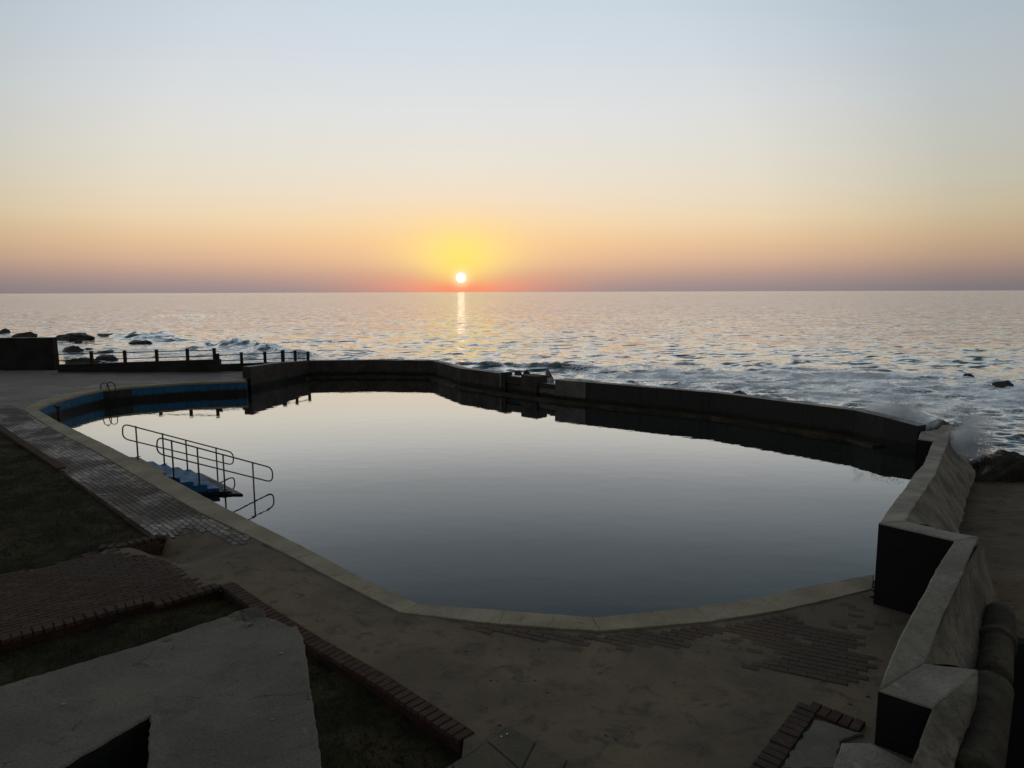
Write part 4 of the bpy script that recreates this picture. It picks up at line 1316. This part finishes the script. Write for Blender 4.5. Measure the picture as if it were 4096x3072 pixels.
rough_block('wall_segment', seg3, -.6, [M_PLASTER, M_DARK, M_PLASTER], zz, .09, .005, .010, .016, 5, sidef)
# seaward head
seg0 = [P(*ce(820, 525), F0Z), f0TR, P(*ce(1130, 560), F0Z), P(*ce(1145, 480), F0Z - .02), P(*ce(1175, 378), F0Z - .05), P(*ce(1060, 385), F0Z - .05), P(*ce(1030, 425), F0Z - .03), P(*ce(850, 450), F0Z)]
rough_block('wall_end', seg0, -2.4, ZM, zz, .3, .02, .02, .03, 6, sidef)


def slope(name, top, bot, seed, mat=M_PLASTER, amp=.05, nu=40, nv=24, bulge=.12):
    def pl(pts, k):
        s = k * (len(pts) - 1); i = min(int(s), len(pts) - 2); return pts[i].lerp(pts[i + 1], s - i)
    V = []; F = []
    for i in range(nu + 1):
        a = pl(top, i / nu); b = pl(bot, i / nu)
        for j in range(nv + 1):
            t_ = j / nv; p = a.lerp(b, t_)
            f = (float(fbm(p.x * 1.3 + p.y * 1.3, t_ * 2 + seed, seed, 4)) - .5) * 2 * amp * math.sin(math.pi * min(t_ * 1.3, 1) * .5)
            p = p + Vector((f, -f * .5, f + bulge * math.sin(math.pi * t_) * .5)); V.append(p)
    for i in range(nu):
        for j in range(nv):
            o_ = i * (nv + 1) + j; F.append((o_, o_ + 1, o_ + nv + 2, o_ + nv + 1))
    o = meshobj(name, V, F, mat, zz, smooth=True)
    bm = bmesh.new(); bm.from_mesh(o.data); bmesh.ops.recalc_face_normals(bm, faces=bm.faces); bm.to_mesh(o.data); bm.free()


dn = Vector((0, 0, -.03))
slope('buttress', [P(*ce(702, 1362), F1Z) + dn, P(*ce(760, 1240), zl(F1Z, F0Z, .18)) + dn, P(*ce(900, 1040), zl(F1Z, F0Z, .42)) + dn, P(*ce(1005, 880), zl(F1Z, F0Z, .60)) + dn, P(*ce(1090, 650), zl(F1Z, F0Z, .88)) + dn, P(*ce(1130, 560), F0Z) + dn, P(*ce(1175, 378), F0Z - .05) + dn],
      [P(*ce(1230, 1530), -.05), P(*ce(1260, 1350), -.3), P(*ce(1330, 1100), -.75), P(*ce(1410, 880), -1.15), P(*ce(1330, 700), -1.6), P(*ce(1270, 560), -2.0), P(*ce(1240, 450), -2.3)], 3)
slope('buttress', [P(*cz(445, 1185), k86) + dn, P(*cz(540, 960), zl(F1Z, F2Z, .58)) + dn, P(*cz(600, 830), zl(F1Z, F2Z, .34)) + dn, P(*cz(637, 735), zl(F1Z, F2Z, .16)) + dn, P(*cz(692, 645), F1Z) + dn],
      [P(*cz(700, 1240), .05), P(*cz(740, 1000), .05), P(*cz(762, 880), .05), P(*cz(745, 770), .05), P(*cz(720, 690), .1)], 9, M_PLASTER, .03)

# old pipe beside the wall and the dark drop right of it
pr = empty('drain_pipe', P(*cr(800, 230), .2)); tag(pr, 'thick broken concrete pipe running beside the stepped wall at lower right', 'pipe')
a = P(*cr(800, 250), .15); b = P(*cr(745, 860), .12); b2 = P(*cr(722, 930), .12); c_ = P(*cr(560, 1800), .12)
for u_, v_, rr_ in ((a, b, .19), (b2, c_, .22)):
    pts = [u_.lerp(v_, k / 14) for k in range(15)]
    V, F = tube(pts, rr_, 20); V = [v + Vector((1, 1, 1)) * (float(fbm(v.x * 5, v.y * 5 + v.z * 5, 4)) - .5) * .03 for v in V]
    meshobj('pipe_section', V, F, M_PIPE, pr, smooth=True)
V, F = tube([a.lerp(b, .44), a.lerp(b, .5)], .225, 20); meshobj('pipe_collar', V, F, M_PIPE, pr, smooth=True)
rp0 = Vector((pit[0][0] - .6, pit[0][1] + .02, 0)); rp1 = Vector((pit[1][0] + 3, pit[1][1] - .25, 0))
o = wallstrip('retaining_wall', [rp0, rp1], [.22, .12], -3.2, .18, [M_DARK, M_DARK], None, -1)
tag(o, 'black retaining wall holding the sand at the lower right edge', 'wall')
V, F = box((7.5, -4, -3.2), 14, 22, .1); o = meshobj('pit_floor', V, F, M_GREY); o['kind'] = 'structure'

# ------------------------------------------------------------------ pool steps and hand rails
st = empty('pool_steps', P(*r4(915, 885), -.24)); tag(st, 'flight of blue painted steps going down into the water from the coping', 'steps')
nearN = [P(*r4(685, 785), -.06), P(*r4(915, 885), -.18), P(*r4(1140, 935), -.30), P(*r4(1365, 985), -.42), P(*r4(1570, 1045), -.54), P(*r4(1775, 1100), -.645)]
farN = [P(*r4(260, 545), -.06), P(*r4(470, 597), -.18), P(*r4(690, 650), -.30), P(*r4(890, 692), -.42), P(*r4(1090, 735), -.54), P(*r4(1245, 788), -.645)]
backN = P(*r4(585, 790), 0) + Vector((-.15, .0, 0)); backF = P(*r4(0, 470), 0) + Vector((-.05, -.05, 0))
pn, pf = backN, backF
for i in range(6):
    a, b = nearN[i], farN[i]; z = a.z
    V, F = prism([Vector((pn.x, pn.y, z)), Vector((a.x, a.y, z)), Vector((b.x, b.y, z)), Vector((pf.x, pf.y, z))], -1.6)
    V = [v + Vector((random.uniform(-.004, .004), random.uniform(-.004, .004), 0)) for v in V]
    o = meshobj('step', V, F, M_BLUE2 if i else M_COPING, st); bevel_mesh(o, .018, 3)
    pn, pf = a, b
# dark weedy bottom platform
e1 = P(*r4(1965, 1140), -.68); e2 = P(*r4(1290, 800), -.68)
V, F = prism([Vector((pn.x - .05, pn.y - .1, -.68)), e1, e2, Vector((pf.x, pf.y, -.68))], -1.7)
o = meshobj('bottom_step', V, F, M_STEPDARK, st); bevel_mesh(o, .03, 3)


def rounded(corners, r=.12, k=6):
    out = []
    n = len(corners)
    for i in range(n):
        p = corners[i]; a = (corners[i - 1] - p); b = (corners[(i + 1) % n] - p)
        rr_ = min(r, a.length * .49, b.length * .49); a.normalize(); b.normalize()
        p0, p1 = p + a * rr_, p + b * rr_
        for j in range(k + 1):
            t_ = j / k; out.append(p0 * (1 - t_) ** 2 + p * 2 * t_ * (1 - t_) + p1 * t_ ** 2)
    return out


def handrail(A, B, loop, posts, label):
    root = empty('hand_rail', A); tag(root, label, 'hand rail', 'hand rails of the pool steps')
    cs = [onplane(*c2(*q), A, B) for q in loop]
    V, F = tube(rounded(cs, .17), .020, 8, True); meshobj('rail_loop', V, F, M_STEEL, root, smooth=True)
    for x, yt, xb, yb, zb in posts:
        t_ = onplane(*c2(x, yt), A, B)
        if zb is None: b_ = Vector((t_.x, t_.y, -1.4))
        else:
            b_ = onplane(*c2(xb, yb), A, B); b_ = Vector((t_.x, t_.y, min(b_.z, zb)))
        V, F = tube([b_ - Vector((0, 0, .05)), t_ + Vector((0, 0, .02))], .023, 8); o = meshobj('post', V, F, M_STEEL, root, smooth=True)
        if zb is not None:
            V, F = box((b_.x, b_.y, b_.z), .11, .11, .015); meshobj('base_plate', V, F, M_STEEL, o)


R1A = Vector((-10.84, 19.80, 0)); R1B = Vector((-8.71, 20.95, 0))
handrail(R1A, R1B, [(250, 262), (1475, 582), (1475, 722), (250, 425)],
         [(395, 295, 415, 632, 0), (690, 374, 710, 712, -.2), (948, 447, 965, 777, -.4), (1282, 531, 1298, 890, -.6)],
         'farther steel hand rail of the pool steps, with four posts')
R2A = Vector((-8.96, 18.05, 0)); R2B = Vector((-6.95, 19.05, 0))
handrail(R2A, R2B, [(630, 408), (1908, 752), (1908, 910), (630, 590)],
         [(790, 450, 810, 852, -.1), (1075, 531, 1100, 922, -.3), (1360, 611, 1370, 987, -.5), (1688, 702, 1718, 1000, None)],
         'nearer steel hand rail of the pool steps, its last post standing in the water')

# ladder hoops on the left wall
ld = empty('pool_ladder', (-19.44, 33.0, 0)); tag(ld, 'pair of curved ladder grab rails on the coping of the left pool wall', 'ladder')
ea = P(*c1(660, 486)); eb = P(*c1(700, 482)); lu = (P(*c1(760, 474)) - P(*c1(600, 495))).normalized(); ln_ = Vector((lu.y, -lu.x, 0))
for e in (ea, eb):
    pts = []
    for k in range(13):
        an = math.pi * k / 12
        pts.append(e + ln_ * (-.28 + .42 * (1 - math.cos(an)) / 2 * 1.5) + Vector((0, 0, .33 * math.sin(an) ** .7 if 0 < k < 12 else 0)))
    last = pts[-1]; pts.append(Vector((last.x, last.y, -1.5)))
    V, F = tube(pts, .022, 8); meshobj('grab_rail', V, F, M_POST, ld, smooth=True)
for k in range(4):
    z = -.5 - k * .28
    p0 = ea + ln_ * .37; p1 = eb + ln_ * .37
    V, F = tube([Vector((p0.x, p0.y, z)), Vector((p1.x, p1.y, z))], .014, 6); meshobj('rung', V, F, M_POST, ld, smooth=True)

# ------------------------------------------------------------------ flagstone platform at the bottom
FZ = .25
fc = [P(x * 4096 / 2212, y * 4096 / 2212, FZ) for x, y in ((960, 1659), (1100, 1568), (1250, 1659))]
u1 = (fc[0] - fc[1]).normalized(); u2 = Vector((-u1.y, u1.x, 0))
if u2.y > 0: u2 = -u2
fp = empty('stone_platform', fc[1]); tag(fp, 'corner of a low platform faced with brown crazy paving at the bottom edge', 'platform')
cor = [fc[1], fc[1] + u1 * 2.2, fc[1] + u1 * 2.2 + u2 * 2.2, fc[1] + u2 * 2.2]
V, F = prism([Vector((p.x, p.y, FZ - .010)) for p in cor], -.3); meshobj('platform_body', V, F, M_JOINT, fp)
# irregular flags: jittered grid cells shrunk to leave joints
g = 5; step_ = 2.2 / g; rr = random.Random(4); node = {}
for i in range(g + 1):
    for j in range(g + 1):
        jx = rr.uniform(-.13, .13) if 0 < i < g else 0; jy = rr.uniform(-.13, .13) if 0 < j < g else 0
        node[i, j] = fc[1] + u1 * (i * step_ + jx) + u2 * (j * step_ + jy)
for i in range(g):
    for j in range(g):
        q4 = [node[i, j], node[i + 1, j], node[i + 1, j + 1], node[i, j + 1]]
        c = sum(q4, Vector()) / 4
        q4 = [c + (p - c) * .95 for p in q4]
        if rr.random() < .5: q4.insert(1, (q4[0] + q4[1]) / 2 + (c - (q4[0] + q4[1]) / 2) * rr.uniform(-.05, .12))
        V, F = prism([Vector((p.x, p.y, FZ + rr.uniform(-.004, .004))) for p in q4], FZ - .06)
        o = meshobj('flagstone', V, F, M_STONE, fp); bevel_mesh(o, .008)
for k, (x, y) in enumerate(((1085, 1589), (1095, 1587))):
    p = P((1600 + (995, 1053)[k] / 2.458), (2850 + (240, 214)[k] / 2.458), FZ + .006)
    V, F = tube([p, p + Vector((0, 0, .008))], .011, 9); o = meshobj('shell', V, F, M_WHITE); tag(o, ('left' if k == 0 else 'right') + ' one of two small white shells on the crazy paved platform corner', 'shell', 'white shells on the platform')

# ------------------------------------------------------------------ foreground parapet
PZ = 3.6
D6 = lambda x, y: Dp(x, y, PZ)
a0 = D6(0, 1481); a1 = D6(300, 1394); ux = (a0 - a1).normalized()
n0 = D6(325, 1545); n1 = D6(130, 1659); ui = (n1 - n0).normalized()
rB = D6(697, 1659); rT = D6(655, 1375); ur = (rB - rT).normalized(); l1 = D6(318, 1659); ul = (l1 - n0).normalized()
outl = [a0 + ux * 1.6, a1, D6(470, 1335), D6(520, 1315), D6(552, 1309), D6(598, 1322), D6(640, 1345), D6(655, 1375), D6(668, 1470), rB, rB + ur * 1.0, l1 + ul * .9, l1, n0, n1, n1 + ui * 1.6]


cc = D6(600, 1328)


def chip(px, py):
    d = np.hypot((px - cc.x) / .145, (py - cc.y) / .085) + (fbm(px * 26, py * 26, 14, 3) - .5) * .8
    z = -.028 * sst(d, 1.0, .88)                                    # broken out corner
    z = z + (fbm(px * 40, py * 40, 15, 3) - .5) * .005 * sst(d, 1.3, .9)
    for sx, sy, r_, dz in ((500, 1330, .016, -.012), (360, 1385, .014, -.008), (655, 1480, .010, -.008), (640, 1430, .012, .004)):
        q_ = D6(sx, sy); z = z + dz * np.exp(-((px - q_.x) ** 2 + (py - q_.y) ** 2) / r_ ** 2)
    return z


o = rough_block('parapet_wall', outl, -.4, [M_PARA, M_DARK], None, .016, .0028, .0012, .005, 12, lambda nx, ny: 1 if (ny < 0 or nx < -.3) else 0, chip)  # inner faces get the black as painted-in shade of the enclosed angle
for p_ in o.data.polygons: p_.use_smooth = False
tag(o, 'angled grey cement parapet in the left foreground with a chipped corner', 'wall')
for x, y, r_, lb in ((537, 1342, .008, 'white shell on the chipped corner of the foreground parapet'), (138, 1522, .006, 'pale bird dropping on the left arm of the parapet'),
                     (590, 1555, .005, 'pale bird dropping on the right arm of the parapet'), (608, 1412, .006, 'small pale fragment near the right edge of the parapet')):
    p = D6(x, y); rr = random.Random(x)
    ring = [Vector((p.x + r_ * (1 + rr.uniform(-.3, .3)) * math.cos(k * .785) * 1.4, p.y + r_ * .7 * (1 + rr.uniform(-.3, .3)) * math.sin(k * .785), PZ - (.010 if x == 537 else 0) + .003)) for k in range(8)]
    V, F = prism(ring, PZ - .02); nm = 'shell' if x == 537 else 'bird_dropping'
    if x == 608: nm = 'stone_fragment'
    o = meshobj(nm, V, F, M_WHITE if x == 537 else M_CAP); tag(o, lb, nm.replace('_', ' '))

# ------------------------------------------------------------------ rocks
def rock(cx, cy, cz, sx, sy, sz, rz, seed, label, group='dark rocks in the surf', sub_=4):
    rg = np.random.default_rng(seed * 7 + 1)
    d = rg.normal(0, 1, (22, 3)); d /= np.linalg.norm(d, axis=1)[:, None]
    d *= rg.uniform(.72, 1.12, 22)[:, None]
    bm = bmesh.new(); vs = [bm.verts.new(q) for q in d]
    bmesh.ops.convex_hull(bm, input=vs)
    bmesh.ops.delete(bm, geom=[v for v in bm.verts if not v.link_faces], context='VERTS')
    bmesh.ops.triangulate(bm, faces=bm.faces)
    bmesh.ops.subdivide_edges(bm, edges=bm.edges, cuts=5 if sub_ > 4 else 4, use_grid_fill=True)
    co = np.array([v.co[:] for v in bm.verts])
    n = fbm(co[:, 0] * 1.6 + co[:, 2] * .9 + seed * 5.1, co[:, 1] * 1.6 - co[:, 2] * .7 + seed, seed, 4, .55)
    r2 = np.abs(fbm(co[:, 0] * 3.5 + co[:, 2] * 1.7 + seed, co[:, 1] * 3.5 + co[:, 2] * 2, seed + 7, 4) - .5) * 2
    f = .80 + n * .42 - r2 * .22
    co = co * f[:, None]
    # flat bedding planes
    co[:, 2] = np.where(co[:, 2] > .35, .4 + (co[:, 2] - .4) * .7, co[:, 2])
    co = co * np.array([sx, sy, sz])
    ca, sa = math.cos(rz), math.sin(rz)
    for v, q in zip(bm.verts, co): v.co = Vector((q[0] * ca - q[1] * sa, q[0] * sa + q[1] * ca, q[2]))
    me = bpy.data.meshes.new('rock'); bm.to_mesh(me); bm.free(); me.materials.append(M_ROCK)
    o = link(bpy.data.objects.new('rock', me)); o.location = (cx, cy, cz); tag(o, label, 'rock', group)
    return o


def rock_at(x0, x1, yt, yb, seed, label, conv=None, zb=SZ, depth=.6, **kw):
    """rock whose picture spans x0..x1 and yt..yb, standing in the water at zb"""
    g0 = conv((x0 + x1) / 2, yb); p = P(*g0, zb); l = P(*conv(x0, yb), zb); r = P(*conv(x1, yb), zb)
    wd = (r - l).length / 2; ht = zat(*conv((x0 + x1) / 2, yt), p) - zb
    d = Vector((p.x, p.y, 0)).normalized(); dy = wd * depth
    c = p + d * dy * .8
    return rock(c.x, c.y, zb - ht * .25, wd * 1.38, dy * 1.25, ht * 1.55, math.atan2((r - l).y, (r - l).x), seed, label, **kw)


q1 = lambda x, y: (x / 3.16, 1250 + y / 3.16)
L_ = [((-20, 125, 205, 268), 'rounded rock at the far left edge above the box wall'),
      ((210, 440, 215, 312), 'peaked rock just above the middle of the box wall'),
      ((700, 1200, 238, 340), 'largest, long flat rock right of the box wall top'),
      ((1150, 1480, 262, 305), 'low thin rock trailing right from the largest rock into a breaker'),
      ((960, 1030, 340, 385), 'smallest rock, a dark knob below the largest rock'),
      ((755, 1050, 395, 503), 'blocky rock standing in foam right of the box wall'),
      ((1040, 1185, 450, 485), 'flat little rock touching the right side of the blocky rock'),
      ((1660, 1885, 342, 398), 'lone wedge shaped rock among the breakers'),
      ((1235, 1435, 465, 512), 'flat rock just above the railing top rail'),
      ((1190, 1545, 518, 602), 'elongated rock seen between the second and third railing posts'),
      ((805, 1240, 562, 660), 'weedy rock behind the first bay of the railing')]
for k, ((a, b, c, d), lb) in enumerate(L_): rock_at(a, b, c, d, 11 + k, lb, q1, depth=.45 if b - a > 250 else .8)
for k, ((a, b, c, d), lb) in enumerate([((585, 700, 292, 385), 'slanting rock behind the left sluice bay'), ((700, 895, 268, 385), 'double humped rock behind the sluice pillar'),
                                        ((1030, 1160, 285, 455), 'upright rock in white water behind the right sluice bay')]):
    rock_at(a, b, c, d, 31 + k, lb, cg, SZ, .7)
R_ = [((3850, 3902, 1484, 1514), 'small peaked rock far out at the right'), ((3975, 4048, 1522, 1549), 'low flat rock farther right of the small peaked rock'),]
for k, ((a, b, c, d), lb) in enumerate(R_): rock_at(a, b, c, d, 41 + k, lb, lambda x, y: (x, y), SZ, .6)
rock_at(1360, 1900, 640, 880, 51, 'big layered rock on the sand at the right edge', ce, -1.55, .45, group='rocks by the stepped wall', sub_=5)
rock_at(1240, 1420, 520, 640, 52, 'dark rock below the spray at the foot of the stepped wall', ce, -1.95, .5, group='rocks by the stepped wall')
rock_at(1130, 1262, 338, 480, 53, 'square dark rock against the outer end of the stepped wall', ce, -1.6, .6, group='rocks by the stepped wall')
rock_at(890, 1150, 325, 400, 54, 'jagged flat rocks on the corner where the two walls meet', ce, -.35, .5, group='rocks by the stepped wall')
rock_at(2900, 3010, 1565, 1590, 55, 'low rock just showing over the middle of the long wall', lambda x, y: (x, y), SZ + .2, .6)


# ------------------------------------------------------------------ spray
def spray(puffs, seed, label):
    r = np.random.default_rng(seed); PX = []
    for c, rx, ry, rz, n in puffs:
        d = r.normal(0, 1, (n * 3, 3)); rad = r.uniform(0, 1, n * 3) ** .45
        d = d / np.linalg.norm(d, axis=1)[:, None] * rad[:, None]
        p = d * np.array([rx, ry, rz]) + np.array(c)
        q = fbm(p[:, 0] * 1.8 + p[:, 1], p[:, 2] * 1.8 + seed, seed, 4)
        keep = (q - .5) * 2.2 + (1 - rad) * 1.25 > r.uniform(0, .75, n * 3)
        PX.append(p[keep][:n])
    p = np.concatenate(PX); n = len(p)
    s = r.uniform(.004, .011, n) * r.choice([1, 1, 1, 1.7], n)
    O = np.array([[1, 0, 0], [-1, 0, 0], [0, 1, 0], [0, -1, 0], [0, 0, 1], [0, 0, -1]], float)
    FF = np.array([[0, 2, 4], [2, 1, 4], [1, 3, 4], [3, 0, 4], [2, 0, 5], [1, 2, 5], [3, 1, 5], [0, 3, 5]])
    V = (p[:, None, :] + O[None] * s[:, None, None]).reshape(-1, 3)
    F = (FF[None] + np.arange(n)[:, None, None] * 6).reshape(-1, 3)
    o = bigmesh('spray', V, F, M_SPRAY, smooth=False); o['kind'] = 'stuff'; tag(o, label, 'spray')


def behind(conv, x, y, dist):                  # a point at the given distance from the camera
    d = ray(*conv(x, y)); k = dist / (d.x ** 2 + d.y ** 2) ** .5
    return (d.x * k, d.y * k, CAMH + d.z * k)


def m_mist(t, b, out):
    t.n.remove(b)
    tc = t.add('ShaderNodeTexCoord'); v = coords(t)
    ln = t.add('ShaderNodeVectorMath', operation='LENGTH'); t.link(tc.outputs['Object'], ln.inputs[0])
    n = t.noise(v, 1.5, 5, .65, .5)
    e = t.math('ADD', t.smooth(ln.outputs['Value'], 1.0, .0, 0, 1.0), t.math('MULTIPLY', t.math('SUBTRACT', n, .5), 3.4))
    d = t.smooth(e, .3, .9, 0, 1)
    p = t.add('ShaderNodeVolumePrincipled'); p.inputs['Color'].default_value = (.95, .98, 1, 1); p.inputs['Anisotropy'].default_value = .6
    t.link(t.math('MULTIPLY', d, 6.0), p.inputs['Density']); t.link(p.outputs[0], out.inputs['Volume'])


M_MIST = material('spray_mist', m_mist)


def mist(c, rx, ry, rz, label):
    bm = bmesh.new(); bmesh.ops.create_icosphere(bm, subdivisions=3, radius=1)
    me = bpy.data.meshes.new('spray'); bm.to_mesh(me); bm.free(); me.materials.append(M_MIST)
    o = link(bpy.data.objects.new('spray', me)); o.location = c; o.scale = (rx, ry, rz); o['kind'] = 'stuff'; tag(o, label, 'spray')


q29 = lambda x, y: behind(ce, x, y, 29.5)
spray([(q29(600, 330), 1.1, .8, 1.25, 4000), (q29(500, 370), .9, .6, .8, 2500), (q29(740, 330), .9, .6, .95, 3000),
       (q29(640, 250), .7, .5, .75, 1200), (q29(380, 330), 1.2, .5, .55, 800)], 2, 'flying drops in the tall plume behind the long wall at the right')
mist(q29(620, 380), 2.6, .8, 1.7, 'tall white plume of spray bursting behind the long wall at the right')
q26 = lambda x, y: behind(ce, x, y, 26.5)
spray([(q26(1290, 400), .55, .5, .95, 1500), (q26(1350, 500), .7, .5, .85, 2000), (q26(1440, 600), .8, .5, .5, 2500), (q26(1330, 320), .5, .4, .6, 500)], 3, 'flying drops off the outer end of the stepped wall')
mist(q26(1345, 530), 1.25, .6, 1.25, 'white spray splashing off the outer end of the stepped wall')
q38 = lambda x, y: behind(cg, x, y, 39.5)
spray([(q38(1090, 440), 1.2, .5, .45, 900), (q38(960, 420), .8, .5, .5, 700), (q38(1130, 340), .9, .5, .45, 600)], 4, 'small splash of drops round the upright rock behind the sluice')

# ------------------------------------------------------------------ grit on the deck
n = 2600
gx_ = RNG.uniform(-9, 5.2, n); gy_ = RNG.uniform(5, 17, n)
ok = inpoly(gx_, gy_, deck_poly) & ~inpoly(gx_, gy_, pool_poly) & (segdist(gx_, gy_, pool_poly, True) > .6) & ~inpoly(gx_, gy_, [(p.x, p.y) for p in lawn_up]) & ~inpoly(gx_, gy_, [(p.x, p.y) for p in lawn_low]) & (fbm(gx_ * 1.1, gy_ * 1.1, 70, 4) > .47)
gx_, gy_ = gx_[ok], gy_[ok]; n = len(gx_); gz_ = deck_z(gx_, gy_)
sz_ = RNG.gamma(2.0, .0045, n).clip(.003, .03)
O = np.array([[1, 0, 0], [-.8, .2, 0], [0, 1, 0], [.1, -.9, 0], [0, 0, .7], [0, 0, -.5]], float)
FF = np.array([[0, 2, 4], [2, 1, 4], [1, 3, 4], [3, 0, 4]])
rot = RNG.uniform(0, 6.28, n); ca, sa = np.cos(rot), np.sin(rot)
OX = O[None, :, 0] * ca[:, None] - O[None, :, 1] * sa[:, None]; OY = O[None, :, 0] * sa[:, None] + O[None, :, 1] * ca[:, None]
V = np.stack([gx_[:, None] + OX * sz_[:, None] * 1.4, gy_[:, None] + OY * sz_[:, None], gz_[:, None] + O[None, :, 2] * sz_[:, None]], -1).reshape(-1, 3)
F = (FF[None] + np.arange(n)[:, None, None] * 6).reshape(-1, 3)
o = bigmesh('grit', V, F, mottled('dark_grit', (.035, .028, .02, 1), (.09, .075, .055, 1), None, 9, 50, .95, .3), smooth=False); o['kind'] = 'stuff'
tag(o, 'dark grit and bits of weed scattered over the sandy deck', 'grit')
